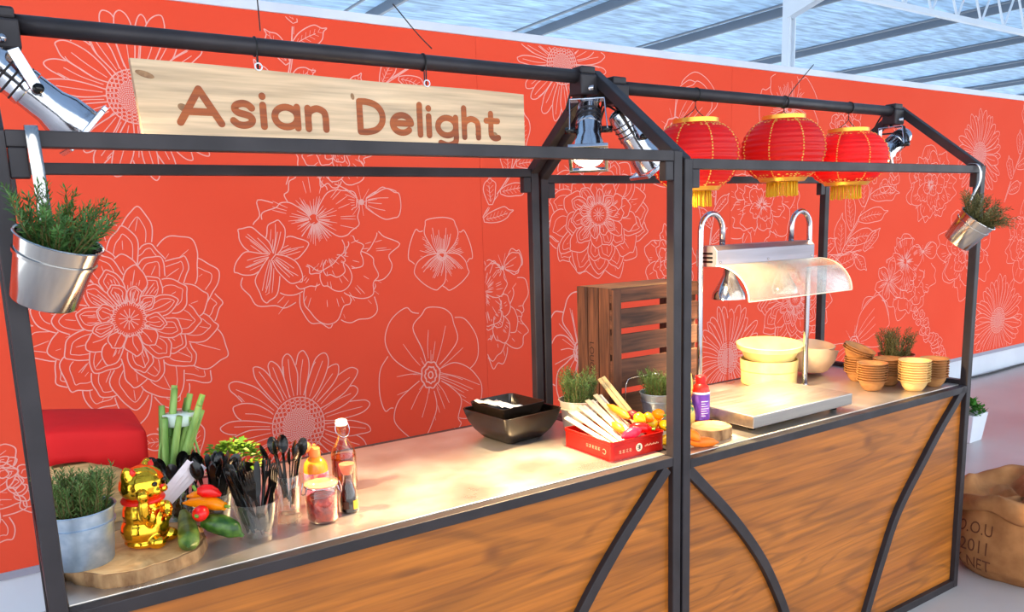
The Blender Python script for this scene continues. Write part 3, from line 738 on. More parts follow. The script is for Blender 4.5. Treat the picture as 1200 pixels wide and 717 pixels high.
# ================================================================== plants
def rosemary_mesh(seed, n, h, spread, needles=44, nl=.024, rbase=.04):
    rn = random.Random(seed); mb = MB(); st = MB()
    for i in range(n):
        a = rn.uniform(0, 2 * PI); r0 = rbase * math.sqrt(rn.random()); lean = rn.uniform(.1, 1) * spread; hh = h * rn.uniform(.6, 1.05)
        b = Vector((r0 * math.cos(a), r0 * math.sin(a), 0)); tip = b + Vector((lean * math.cos(a + rn.uniform(-.5, .5)), lean * math.sin(a + rn.uniform(-.5, .5)), hh))
        mid = (b + tip) / 2 + Vector((rn.uniform(-.01, .01), rn.uniform(-.01, .01), h * .08)); path = crom([b, mid, tip], 5)
        st.tube(path, [.0018 - .0012 * k / (len(path) - 1) for k in range(len(path))], 4)
        for k in range(needles):
            t = (k + rn.random()) / needles; q = min(int(t * (len(path) - 1)), len(path) - 2); f = t * (len(path) - 1) - q
            p = path[q].lerp(path[q + 1], f); d = (path[q + 1] - path[q]).normalized(); ang = k * 2.4 + rn.uniform(-.4, .4)
            s = d.cross(Vector((math.cos(ang), math.sin(ang), .3))).normalized(); L_ = nl * rn.uniform(.7, 1.15) * (1 - .35 * t)
            dirn = (s * .75 + d * rn.uniform(.35, .95)).normalized(); wv = dirn.cross(d).normalized() * .0017; nn = dirn.cross(wv).normalized() * .0006
            e = p + dirn * L_; m_ = p + dirn * L_ * .5
            mb.add([p, m_ + wv + nn, e, m_ - wv + nn], [(0, 1, 2), (0, 2, 3)])
    return mb, st
def plant_parts(t, seed, n, h, spread, m, needles=44, nl=.024, z=0, rbase=.045):
    a, b = rosemary_mesh(seed, n, h, spread, needles, nl, rbase)
    for q in (a, b): q.v = [v + Vector((0, 0, z)) for v in q.v]
    f = a.build('foliage', m, t, world=False, kind='stuff'); b.build('stems', stem_m, f, world=False, kind='stuff')
def tin_pot_mb(r1, r0, h, rim=.004):
    return MB().lathe([(.0001, 0), (r0, 0), (r0 + .002, .003), (r0 + (r1 - r0) * .68, h * .68), (r0 + (r1 - r0) * .68 + .0035, h * .69), (r0 + (r1 - r0) * .74 + .0035, h * .74), (r0 + (r1 - r0) * .75, h * .75), (r1, h - rim), (r1 + rim, h - rim * .5), (r1 + rim * .6, h), (r1 - .001, h - .001), (r0 - .001 + (r1 - r0) * .7, h * .7), (r0 - .002, .006)], 36)
def potted(name, label, loc, r1, r0, h, potm, folm, seed, n=26, ph=.10, spread=.06, rot=None, needles=44, group=None, soil=True):
    t = thing(name, label, 'potted plant', loc, group, rot)
    tin_pot_mb(r1, r0, h).build('pot', potm, t, smooth=True, world=False, autos=35)
    MB().lathe([(.0001, h - .016), (r1 * .8, h - .018), (r1 * .94, h - .022)], 24).build('soil', soil_m, t, smooth=True, world=False)
    plant_parts(t, seed, n, ph, spread, folm, needles, z=h - .02, rbase=r1 * .72)
    return t
potted('potted_rosemary', 'rosemary in a grey zinc pot on the big wood slice', (.048, .185, ZL + .0312), .074, .060, .128, galv_m, rosem, 3, 70, .10, .028)
potted('potted_rosemary', 'rosemary in a pale pot behind the red tin', (1.676, .455, ZL), .072, .056, .115, mat('pale zinc', rgb(.90, .86, .78), .4, .35, col2=rgb(.84, .80, .72), scale=(30, 30, 30)), rosem, 5, 60, .125, .040)
potted('potted_rosemary', 'rosemary in a zinc pot in front of the slatted crate', (2.026, .400, ZR), .076, .058, .122, galv_m, rosem, 7, 66, .10, .034)
potted('potted_rosemary', 'dry rosemary in a red terracotta pot behind the bowl stacks', (3.412, .285, ZR), .078, .060, .118, mat('terracotta', rgb(.80, .33, .25), .6, col2=rgb(.74, .28, .21), scale=(20, 20, 20)), rosem_br, 9, 56, .13, .052)

# hanging pots: strap hooked over the front beam
def hanging(label, rimc, tilt, strap, seed, folm, n, spread, twist=0):
    h = .125; r1, r0 = .072, .054
    t = thing('hanging_planter', label, 'hanging plant')
    R = Euler(tilt).to_matrix()
    t.location = Vector(rimc) - R @ Vector((0, 0, h)); t.rotation_euler = tilt
    tin_pot_mb(r1, r0, h).build('pot', shiny_zinc, t, smooth=True, world=False, autos=35)
    MB().lathe([(.0001, h - .02), (r1 * .8, h - .022), (r1 * .93, h - .026)], 24).build('soil', soil_m, t, smooth=True, world=False)
    plant_parts(t, seed, n, .10, spread, folm, 44, .026, z=h - .025, rbase=r1 * .6)
    pts = crom(strap, 6); inv = R.transposed(); P = [inv @ (Vector(p) - t.location) for p in pts]
    mb = MB(); k = len(P); wv = inv @ Vector((.011, 0, 0))
    for i in range(k):
        c = Matrix.Rotation(twist * i / (k - 1), 3, (inv @ Vector((0, 0, 1)))) @ wv
        mb.v += [P[i] - c, P[i] + c]
    for i in range(k - 1): mb.face((2 * i, 2 * i + 1, 2 * i + 3, 2 * i + 2))
    mb.build('hook_strap', shiny_zinc, t, smooth=True, world=False, solid=.002)
    return t
hanging('shiny zinc pot of rosemary hooked on the beam beside the name board', (.060, -.095, 1.703), (.30, .30, 0), [(.043, .036, 1.88), (.043, .036, 1.904), (.043, .018, 1.912), (.043, -.004, 1.905), (.044, -.012, 1.86), (.046, -.020, 1.78), (.047, -.035, 1.715), (.048, -.045, 1.69)], 11, rosem_dk, 48, .06)
hanging('tilted zinc pot of rosemary hooked on the beam end past the lanterns', (3.300, -.100, 1.665), (.66, .14, 0), [(3.455, .036, 1.862), (3.455, .036, 1.884), (3.455, .018, 1.890), (3.458, -.004, 1.884), (3.462, -.014, 1.86), (3.440, -.022, 1.81), (3.36, -.034, 1.745), (3.300, -.044, 1.690)], 12, rosem_br, 56, .09)

# ================================================================== lanterns
paper = translucent('red lantern silk', rgb(.90, .07, .06), rgb(.98, .12, .05), .40, .45)
gold_trim = mat('gold paper trim', rgb(.93, .66, .22), .45, .3, col2=rgb(.98, .82, .42), scale=(60, 60, 60))
tassel_m = translucent('yellow tassel', rgb(.93, .75, .15), rgb(.98, .85, .25), .3, .6)
def lantern(label, c, r, hh, zpole, tail=None):
    c = Vector(c); t = thing('paper_lantern', label, 'lantern', c, 'lanterns under the ridge pole')
    prof = []; n = 26; nr = 13
    for i in range(n * 2 + 1):
        th = -1.12 + 2.24 * i / (n * 2); rr = r * math.cos(th) ** .8; zz = hh * math.sin(th) / math.sin(1.12)
        prof.append((rr * (1 + (.016 if i % 4 == 0 else -.016 if i % 4 == 2 else 0)), zz))
    body = MB().lathe(prof, 40, c).build('silk_shade', paper, t, smooth=True)
    r1 = prof[-1][0]
    MB().lathe([(r1 * .55, hh - .004), (r1 * .98, hh - .012), (r1 * .98, hh + .016), (r1 * .9, hh + .016), (r1 * .55, hh + .004)], 28, c).build('top_cap', goldfoil, t, smooth=True, autos=30)
    MB().lathe([(r1 * .5, -hh + .012), (r1 * 1.25, -hh + .020), (r1 * 1.0, -hh - .008), (r1 * .5, -hh - .010)], 28, c).build('bottom_cap', goldfoil, t, smooth=True, autos=30)
    # dotted meridian piping
    for k in range(8):
        a = 2 * PI * k / 8 + .35; mb = MB()
        for i in range(2, n * 2 - 1, 2):
            (ra, za), (rb, zb) = prof[i], prof[i + 1]
            mb.bar(c + Vector((ra * 1.012 * math.cos(a), ra * 1.012 * math.sin(a), za)), c + Vector((rb * 1.012 * math.cos(a), rb * 1.012 * math.sin(a), zb)), .004, .003)
        mb.build('piping', gold_trim, body)
    # gold leaf pattern bands near the caps
    mb = MB(); rn = random.Random(int(c.x * 100))
    for k in range(46):
        a = 2 * PI * k / 46
        for i in (n * 2 - 3, n * 2 - 5, 3, 5):
            if rn.random() < .62:
                (ra, za), (rb, zb) = prof[i], prof[i + 1]; w_ = .05; k2 = 1.014
                mb.quad(*[c + Vector((rr * k2 * math.cos(aa), rr * k2 * math.sin(aa), zz)) for rr, zz, aa in ((ra, za, a - w_), (ra, za, a + w_), (rb, zb, a + w_ * .5), (rb, zb, a - w_ * .5))])
    mb.build('gold_pattern', gold_trim, body, kind='stuff')
    mb = MB()
    for k in range(44):
        a = 2 * PI * k / 44; rr = r1 * (.62 + .05 * (k % 2)); l = .066 + rn.uniform(-.004, .004); p = c + Vector((rr * math.cos(a), rr * math.sin(a), -hh - .006)); q = c + Vector((rr * 1.05 * math.cos(a + .03), rr * 1.05 * math.sin(a + .03), -hh - l))
        mb.tube([p, q], .0032, 5)
    mb.build('tassel', tassel_m, t, smooth=True, kind='stuff')
    MB().tube(crom([c + Vector((-r1 * .9, 0, hh + .01)), c + Vector((-.012, -.004, min(hh + .05, zpole - .040 - c.z))), Vector((c.x, YR, zpole - .0245)), c + Vector((.012, .004, min(hh + .05, zpole - .040 - c.z))), c + Vector((r1 * .9, 0, hh + .01))], 5), .0016, 5).build('hanging_wire', dark_m, t)
    MB().tube([(c.x, YR + .024 * math.cos(a), zpole + .024 * math.sin(a)) for a in [k * PI / 6 for k in range(13)]], .002, 5).build('cable_tie', dark_m, t)
    if tail: MB().tube(crom(tail, 4), .0018, 5).build('tie_tail', dark_m, t)
    return t
lantern('round red paper lantern with gold trim beside the shared corner posts', (2.195, YR, 1.927), .165, .118, 2.150)
lantern('round red paper lantern with gold trim between two other lanterns', (2.700, YR, 1.962), .166, .118, 2.150, [(2.66, YR - .025, 2.13), (2.72, YR - .03, 2.20), (2.84, YR - .03, 2.30)])
lantern('round red paper lantern with gold trim lit by the half-hidden spotlight', (3.135, YR, 1.936), .168, .108, 2.150)

# ================================================================== name-board worktop: left group
def wslice(name, label, c, rx, ry, h, seed):
    rn = random.Random(seed); ph = [rn.uniform(0, 6.3) for _ in range(4)]
    wp = lambda a: 1 + .03 * math.sin(2 * a + ph[0]) + .025 * math.sin(5 * a + ph[1]) + .012 * math.sin(13 * a + ph[2]) + .008 * math.sin(23 * a + ph[3])
    t = thing(name, label, 'wood slice', c)
    secs = []
    for k, z in ((1.0, 0), (1.015, h * .3), (1.0, h * .7), (1.0, h)):
        secs.append([Vector(c) + Vector((rx * k * wp(a) * math.cos(a), ry * k * wp(a) * math.sin(a), z)) for a in [2 * PI * i / 72 for i in range(72)]])
    MB().loft(secs).build('bark', bark_m, t, smooth=True, autos=40)
    top = MB().loft([[Vector(c) + Vector((rx * k * wp(a) * math.cos(a), ry * k * wp(a) * math.sin(a), z)) for a in [2 * PI * i / 72 for i in range(72)]] for k, z in ((.955, h - .001), (.95, h + .0015))]); top.build('cut_face', cut_wood, t)
    return t
wslice('wood_slice', 'large bark-edged wood slice under the golden cat', (.161, .205, ZL), .149, .150, .030, 1)
wslice('wood_slice', 'small bark-edged wood slice beside the steel warming plate', (2.030, .150, ZR), .078, .070, .036, 2)

# golden beckoning cat
def remesh(o, vox=.003, it=6):
    r = o.modifiers.new('remesh', 'REMESH'); r.mode = 'VOXEL'; r.voxel_size = vox; r.use_smooth_shade = True
    s = o.modifiers.new('smooth', 'SMOOTH'); s.iterations = it; s.factor = .5
ct = thing('lucky_cat', 'shiny golden sitting cat figurine with a red collar', 'figurine', (.180, .202, ZL + .0345), rot=(0, 0, -.75)); ct.scale = (.94, .94, .97)
mb = MB()
mb.ball((0, 0, .040), (.057, .055, .046)); mb.ball((.002, 0, .080), (.050, .050, .052)); mb.ball((.004, 0, .012), (.055, .053, .016))
mb.ball((.006, 0, .150), (.053, .057, .047)); mb.ball((.004, 0, .112), (.042, .042, .03))
for s in (-1, 1):
    mb.lathe([(.022, -.012), (.017, .008), (.009, .022), (.0001, .029)], 12, (-.004, s * .034, .178), Euler((-s * .35, 0, 0)).to_matrix().to_4x4())
    mb.ball((.047, s * .026, .016), (.024, .019, .017)); mb.ball((.042, s * .034, .078), (.016, .013, .022)); mb.ball((.052, s * .012, .138), (.013, .013, .010))
mb.ball((.040, -.050, .105), (.014, .014, .034)); mb.ball((.041, -.052, .138), (.015, .015, .015)); mb.ball((.050, .020, .066), (.013, .016, .013)); mb.ball((.050, 0, .052), (.010, .024, .030))
mb.ball((-.046, .022, .030), (.018, .016, .024))
o = mb.build('body', gold_m, ct, smooth=True, world=False); remesh(o, .0026, 5)
MB().lathe([(.040, .108), (.050, .110), (.0515, .114), (.050, .118), (.040, .120)], 28, (.004, 0, 0)).build('collar', red_m, ct, smooth=True, world=False)
for s in (-1, 1):
    MB().lathe([(.012, 0), (.008, .010), (.0001, .019)], 8, (.006, s * .034, .183), Euler((-s * .35, .25, 0)).to_matrix().to_4x4()).build('inner_ear', red_m, ct, smooth=True, world=False)
    MB().ball((.055, s * .020, .158), (.004, .008, .006)).build('eye', black_pl, ct, smooth=True, world=False)
MB().ball((.0605, 0, .148), (.004, .005, .004)).build('nose', red_m, ct, smooth=True, world=False)
MB().ball((.054, 0, .104), .009).build('bell', gold_m, ct, smooth=True, world=False)

# plywood box with red cloth
bx_ = thing('plywood_box', 'pale plywood box with a red cloth over its top behind the potted rosemary', 'box', (.125, .61, ZL))
boxo('body', (.018, .50, ZL), (.232, .725, ZL + .175), ply_wood, bx_, .003)
cloth_m = mat('red cloth', rgb(.80, .03, .05), .75, col2=rgb(.86, .05, .06), scale=(6, 6, 6), bump=.15)
mb = MB(); nx, ny = 22, 16; X0, X1_, Y0, Y1_ = .006, .243, .488, .738
top = lambda x, y: ZL + .262 + .014 * math.sin(7 * x + 2) + .008 * math.sin(11 * y) - .05 * (x - .07)
secs = []
loop = [(X0 + (X1_ - X0) * i / 12, Y0) for i in range(12)] + [(X1_, Y0 + (Y1_ - Y0) * i / 9) for i in range(9)] + [(X1_ - (X1_ - X0) * i / 12, Y1_) for i in range(12)] + [(X0, Y1_ - (Y1_ - Y0) * i / 9) for i in range(9)]
cxm, cym = (X0 + X1_) / 2, (Y0 + Y1_) / 2
for k, dzz in ((1.012, -.100), (1.006, -.06), (1.0, -.022), (.985, -.006), (.94, 0), (.6, .006), (.2, .008), (.001, .008)):
    s = []
    for i, (x, y) in enumerate(loop):
        q = (cxm + (x - cxm) * k, cym + (y - cym) * k); wv = .004 * math.sin(i * 1.9) if k > 1 else 0
        hem = (.022 * math.sin(i * .31 + .6) if dzz < -.09 else 0)
        s.append((q[0] + wv, q[1] + wv * .6, (top(x, y) if k > .9 else top(*q)) + dzz + hem))
    secs.append(s)
MB().loft(secs, (False, True)).build('red_cloth', cloth_m, bx_, smooth=True, solid=.003)

# spring onions
leek_m = mat('leek green', rgb(.30, .48, .18), .45, col2=rgb(.62, .74, .40), scale=(30, 30, 4), lo=.35, hi=.7)
on = thing('spring_onions', 'bundle of green spring onions standing behind the golden cat', 'spring onions', (.296, .462, ZL))
rn = random.Random(8)
for k in range(13):
    a = k * 2.4; r0 = .026 * math.sqrt(k / 13 + .05); b = Vector((.296 + r0 * math.cos(a), .462 + r0 * math.sin(a), ZL + .001)); h = rn.uniform(.26, .345)
    p = crom([b, b + Vector((.008 + .3 * r0 * math.cos(a), r0 * math.sin(a) * .3, h * .5)), b + Vector((.045 + 1.6 * r0 * math.cos(a), 1.6 * r0 * math.sin(a), h))], 5)
    MB().tube(p, [.014, .0145, .015, .015, .015, .0145, .014, .013, .012, .011, .010], 8, flat=.8).build('stalk', leek_m, on, smooth=True)
for k in range(5):
    b = Vector((.306 + rn.uniform(-.02, .02), .452, ZL + .20)); s = rn.choice((-1, 1))
    MB().tube(crom([b, b + Vector((s * .03, -.01, .02)), b + Vector((s * .045, -.015, -.03)), b + Vector((s * .04, -.02, -.08))], 5), .003, 5).build('curled_leaf', leek_m, on, smooth=True)
MB().lathe([(.041, -.014), (.042, 0), (.042, .014)], 18, (.325, .462, ZL + .262)).build('tape_band', mat('pale tape', rgb(.82, .88, .84), .5), on, smooth=True, solid=.001)

# tumblers and cutlery
def tumbler(label, c, r1, r0, h, group=None):
    o = MB().lathe([(.0001, .012), (r0 - .006, .012), (r0 - .003, .016), (r1 - .0025, h), (r1 - .001, h + .001), (r1, h), (r0, .004), (r0 - .004, 0), (.0001, 0)], 40).build('glass_tumbler', glass_m, None, smooth=True, world=False, autos=50)
    o.location = c; return tag(o, label, 'glass', group)
T1 = (.428, .158, ZL); T2 = (.358, .285, ZL); T3 = (.548, .285, ZL)
tumbler('wide glass tumbler of black forks beside the cucumber end', T1, .056, .045, .098)
tumbler('wide glass tumbler of black cutlery behind the cucumber', T2, .050, .041, .098)
tumbler('tall slim glass of black spoons beside the flip-cap sauce bottle', T3, .034, .029, .105)
def fork_mesh():
    mb = MB()
    mb.loft([[(-w_ , -t_, z), (w_, -t_, z), (w_, t_, z), (-w_, t_, z)] for z, w_, t_ in ((0, .0055, .0012), (.02, .006, .0014), (.07, .0038, .0016), (.105, .003, .0018), (.118, .006, .0013), (.128, .0105, .0012), (.136, .0115, .0012))])
    for k in range(4):
        x = -.0093 + .0062 * k
        mb.loft([[(x - w_, y - .001, z), (x + w_, y - .001, z), (x + w_, y + .001, z), (x - w_, y + .001, z)] for z, w_, y in ((.134, .0021, 0), (.150, .0020, .002), (.166, .0016, .001), (.172, .0008, 0))])
    return mb
def spoon_mesh():
    mb = MB()
    mb.loft([[(-w_ , -t_, z), (w_, -t_, z), (w_, t_, z), (-w_, t_, z)] for z, w_, t_ in ((0, .0055, .0012), (.02, .006, .0014), (.07, .0038, .0016), (.108, .0032, .0018), (.118, .004, .0015))])
    n = 14; rows = []
    for i in range(8):
        f = i / 7
        rows.append([Vector((.0165 * f * math.cos(a), .007 * (1 - f * f), .142 + .0255 * f * math.sin(a) + .001)) for a in [2 * PI * k / n for k in range(n)]])
    mb.loft(rows[1:], (True, False)); mb.loft([[p + Vector((0, -.0014, 0)) for p in r] for r in rows[1:]], (True, False))
    return mb
def knife_mesh():
    return MB().loft([[(-w_ , -t_, z), (w_, -t_, z), (w_, t_, z), (-w_, t_, z)] for z, w_, t_ in ((0, .0055, .0012), (.02, .006, .0014), (.085, .0045, .0016), (.10, .008, .0012), (.15, .0085, .001), (.168, .006, .0008), (.174, .002, .0006))])
T4 = (.292, .366, ZL)
tumbler('glass tumbler of black spoons in front of the spring onions', T4, .046, .038, .098)

# herb pot
hp = thing('potted_herb', 'bushy bright green basil in a dark pot behind the cutlery tumblers', 'potted plant', (.452, .455, ZL))
tin_pot_mb(.058, .044, .10).build('pot', mat('dark plastic pot', rgb(.12, .12, .13), .5), hp, smooth=True, world=False, autos=35)
herb_m = mat('basil leaf', rgb(.30, .50, .10), .45, col2=rgb(.62, .74, .22), scale=(25, 25, 25), lo=.35, hi=.65)
mb = MB(); rn = random.Random(31)
for k in range(330):
    a = rn.uniform(0, 2 * PI); el = rn.uniform(-.15, 1.5); R1 = rn.uniform(.55, 1.0)
    p = Vector((.082 * R1 * math.cos(a) * math.cos(el), .082 * R1 * math.sin(a) * math.cos(el), .118 + .058 * R1 * math.sin(el)))
    d = Vector((math.cos(a + rn.uniform(-1, 1)), math.sin(a + rn.uniform(-1, 1)), rn.uniform(-.2, .6))).normalized(); s = d.cross(Vector((rn.uniform(-.4, .4), rn.uniform(-.4, .4), 1))).normalized(); u = s.cross(d); L_ = rn.uniform(.016, .028)
    mb.add([p, p + d * L_ * .4 + s * L_ * .33 + u * .003, p + d * L_ + u * -.002, p + d * L_ * .4 - s * L_ * .33 + u * .003, p + d * L_ * .45 - u * .001], [(0, 1, 4), (1, 2, 4), (2, 3, 4), (3, 0, 4)])
mb.build('foliage', herb_m, hp, world=False, kind='stuff')

# vegetables
VQ = []
def veg(name, label, cat, path, rads, m, seg=14, stem=None, stem_m_=None, group=None, flat=1.0):
    P = crom(path, 5); n = len(P); R = []
    for i in range(n):
        t = i / (n - 1) * (len(rads) - 1); k = min(int(t), len(rads) - 2); f = t - k; f = f * f * (3 - 2 * f); R.append(rads[k] * (1 - f) + rads[k + 1] * f)
    VQ.append(dict(name=name, label=label, cat=cat, P=P, R=R, m=m, seg=seg, stem=stem, sm=stem_m_, group=group, off=Vector((0, 0, 0))))
def ob_plane(z, pred=None):
    return lambda c, r: Vector((0, 0, z - (c.z - r))) if c.z - r < z and (pred is None or pred(c)) else None
def ob_cyl(x, y, rad, z0, z1):
    def f(c, r):
        d = Vector((c.x - x, c.y - y, 0)); l = d.length
        if c.z > z1:
            if l < rad and c.z - r < z1: return Vector((0, 0, z1 - c.z + r))
            if l >= rad:
                e = Vector((x, y, z1)) + d * (rad / l); q = c - e; return q.normalized() * (r - q.length) if q.length < r else None
            return None
        return d.normalized() * (rad + r - l) if l < rad + r and c.z > z0 else None
    return f
def ob_box(lo, hi):
    def f(c, r):
        q = Vector([min(max(c[i], lo[i]), hi[i]) for i in range(3)]); d = c - q
        if d.length > 1e-7: return d.normalized() * (r - d.length) if d.length < r else None
        s_ = min(((c[i] - lo[i] + r, i, -1) for i in range(3)), key=lambda t: t[0]); u_ = min(((hi[i] - c[i] + r, i, 1) for i in range(3)), key=lambda t: t[0]); m_ = min(s_, u_, key=lambda t: t[0])
        v = Vector((0, 0, 0)); v[m_[1]] = m_[0] * m_[2]; return v
    return f
def ob_ball(p, rad):
    return lambda c, r: (c - Vector(p)).normalized() * (rad + r - (c - Vector(p)).length) if (c - Vector(p)).length < rad + r else None
def settle(obs, drop=.04, slack=.0006, iters=260):
    """push the queued vegetables apart, let each sink until it touches something, then build them"""
    def worst(B, o_):
        w_ = None
        for p, r in zip(B['P'], B['R']):
            v = o_(p + B['off'], r)
            if v and v.length > slack and (w_ is None or v.length > w_.length): w_ = v
        return w_
    def pair(A, B):
        w_ = None
        for p, r in zip(A['P'], A['R']):
            for q, s_ in zip(B['P'], B['R']):
                d = p + A['off'] - q - B['off']; g = r + s_ - d.length
                if g > slack and (w_ is None or g > w_.length): w_ = d.normalized() * g
        return w_
    for it in range(iters):
        mv = False
        for i, A in enumerate(VQ):
            for B in VQ[i + 1:]:
                w_ = pair(A, B)
                if w_: A['off'] += w_ * .5; B['off'] -= w_ * .5; mv = True
            for o_ in obs:
                w_ = worst(A, o_)
                if w_: A['off'] += w_ * .9; mv = True
        if not mv: break
    for A in sorted(VQ, key=lambda a: min((p + a['off']).z - r for p, r in zip(a['P'], a['R']))):
        for k in range(int(drop * 1000)):
            A['off'].z -= .001
            if any(worst(A, o_) for o_ in obs) or any(pair(A, B) for B in VQ if B is not A): A['off'].z += .0004; break
    for A in VQ:
        P = [p + A['off'] for p in A['P']]; R = A['R']; n = len(P)
        t = thing(A['name'], A['label'], A['cat'], (P[n // 2].x, P[n // 2].y, min(p.z - r for p, r in zip(P, R))), A['group'])
        MB().tube(P, R, A['seg']).build('flesh', A['m'], t, smooth=True, autos=60)
        if A['stem']:
            q = [p + A['off'] for p in crom(A['stem'], 4)]; MB().tube(q, [.0045] + [.004] * (len(q) - 1), 7).build('stalk', A['sm'], t, smooth=True)
    VQ.clear()
zuc = mat('cucumber skin', rgb(.12, .26, .06), .32, col2=rgb(.30, .44, .14), scale=(50, 50, 50), detail=5, lo=.42, hi=.7)
zuc2 = mat('mottled courgette skin', rgb(.22, .34, .10), .32, col2=rgb(.52, .60, .26), scale=(24, 24, 24), detail=5, lo=.4, hi=.65)
stalk_g = mat('green stalk', rgb(.40, .55, .18), .5)
red_p = mat('red pepper skin', rgb(.86, .06, .05), .22); ora_p = mat('orange pepper skin', rgb(.97, .55, .03), .25); ora_c = mat('carrot skin', rgb(.96, .50, .08), .45, col2=rgb(.92, .44, .06), scale=(15, 15, 60)); yel_p = mat('yellow pepper skin', rgb(.97, .74, .08), .25)
pink_p = mat('pink radish skin', rgb(.90, .12, .25), .3); beet_m = mat('dark red beet', rgb(.52, .10, .14), .4)
ZS = ZL + .032
veg('courgette', 'mottled green courgette leaning on the golden cat', 'courgette', [(.284, .250, ZS + .044), (.280, .195, ZS + .034), (.268, .12, ZS + .026), (.258, .072, ZS + .024)], [.011, .018, .022, .024, .023, .004], zuc2)
veg('cucumber', 'dark green cucumber lying below the small peppers', 'cucumber', [(.300, .166, ZS + .036), (.325, .152, ZS + .032), (.353, .136, ZS + .020), (.382, .119, ZS - .004)], [.012, .022, .025, .023, .004], zuc)
veg('small_pepper', 'small red pepper showing its stalk end above the courgette', 'pepper', [(.282, .112, ZS + .078), (.296, .138, ZS + .076), (.310, .164, ZS + .074)], [.008, .018, .018, .013, .003], red_p, stem=[(.280, .108, ZS + .079), (.276, .100, ZS + .084)], stem_m_=stalk_g)
veg('small_pepper', 'small orange pointed pepper lying below the red one', 'pepper', [(.350, .140, ZS + .078), (.325, .170, ZS + .083), (.295, .20, ZS + .083), (.272, .222, ZS + .08)], [.010, .016, .015, .010, .003], ora_p, stem=[(.351, .139, ZS + .078), (.358, .130, ZS + .079)], stem_m_=stalk_g)
veg('small_pepper', 'small orange pepper tucked behind the other orange one', 'pepper', [(.340, .195, ZS + .100), (.315, .215, ZS + .100), (.285, .238, ZS + .096)], [.010, .014, .013, .003], ora_p, stem=[(.341, .194, ZS + .100), (.348, .187, ZS + .102)], stem_m_=stalk_g)
veg('small_pepper', 'small red pepper on top of the vegetable heap', 'pepper', [(.298, .175, ZS + .122), (.324, .168, ZS + .118), (.348, .158, ZS + .106)], [.008, .016, .016, .012, .004], red_p, stem=[(.296, .176, ZS + .123), (.290, .181, ZS + .136)], stem_m_=stalk_g)
settle([ob_plane(ZS - .0003, lambda c: c.x < .316), ob_plane(ZL), ob_cyl(.180, .202, .050, ZL, ZL + .115), ob_ball((.187, .196, ZL + .180), .051)] + [ob_ball(Vector((.180, .202, ZL + .0345)) + Matrix.Rotation(-.75, 3, 'Z') @ Vector(p) * .95, q) for p, q in (((.047, -.026, .016), .021), ((.047, .026, .016), .021), ((.042, .034, .078), .018), ((.050, .020, .066), .014), ((.050, 0, .052), .022), ((.040, -.05, .105), .017))] + [ob_cyl(T1[0], T1[1], .054, ZL, ZL + .105), ob_cyl(T2[0], T2[1], .050, ZL, ZL + .10), ob_box((.12, .260, ZL), (.40, .30, ZL + .25))], .03)

# paper-wrapped chopsticks
paper_w = mat('white paper sleeve', rgb(.93, .90, .92), .6, col2=rgb(.88, .83, .86), scale=(30, 30, 30))
paper_c = mat('cream paper sleeve', rgb(.80, .74, .63), .6, col2=rgb(.72, .65, .52), scale=(30, 30, 30))
paper_c2 = mat('white chopstick paper', rgb(.86, .82, .76), .6, col2=rgb(.80, .75, .68), scale=(30, 30, 30))
red_print = mat('faded print', rgb(.78, .42, .36), .6)
def sleeve(label, grp, a, b, w_, m, up=(0, 0, 1), pr=True):
    a = Vector(a); b = Vector(b); t = thing('chopstick_sleeve', label, 'chopsticks', a.lerp(b, .5), grp)
    MB().bar(a, b, w_, .005, up).build('paper', m, t, bevel=.001)
    d = (b - a).normalized(); n = (Vector(up) - d * d.dot(Vector(up))).normalized()
    if pr: MB().bar(a.lerp(b, .30) + n * .0028, a.lerp(b, .42) + n * .0028, w_ * .45, .0006, up).build('print_mark', red_print, t)
for k in range(4):
    sleeve('white paper chopstick sleeve leaning between the golden cat and the cutlery', 'chopstick sleeves beside the cat', (.150 + .010 * k, .2645 + .0068 * k, ZS + .004), (.305 + .012 * k, .2660 + .0068 * k, ZS + .163 - .008 * k), .016, paper_w, up=(0, -1, 0), pr=False)

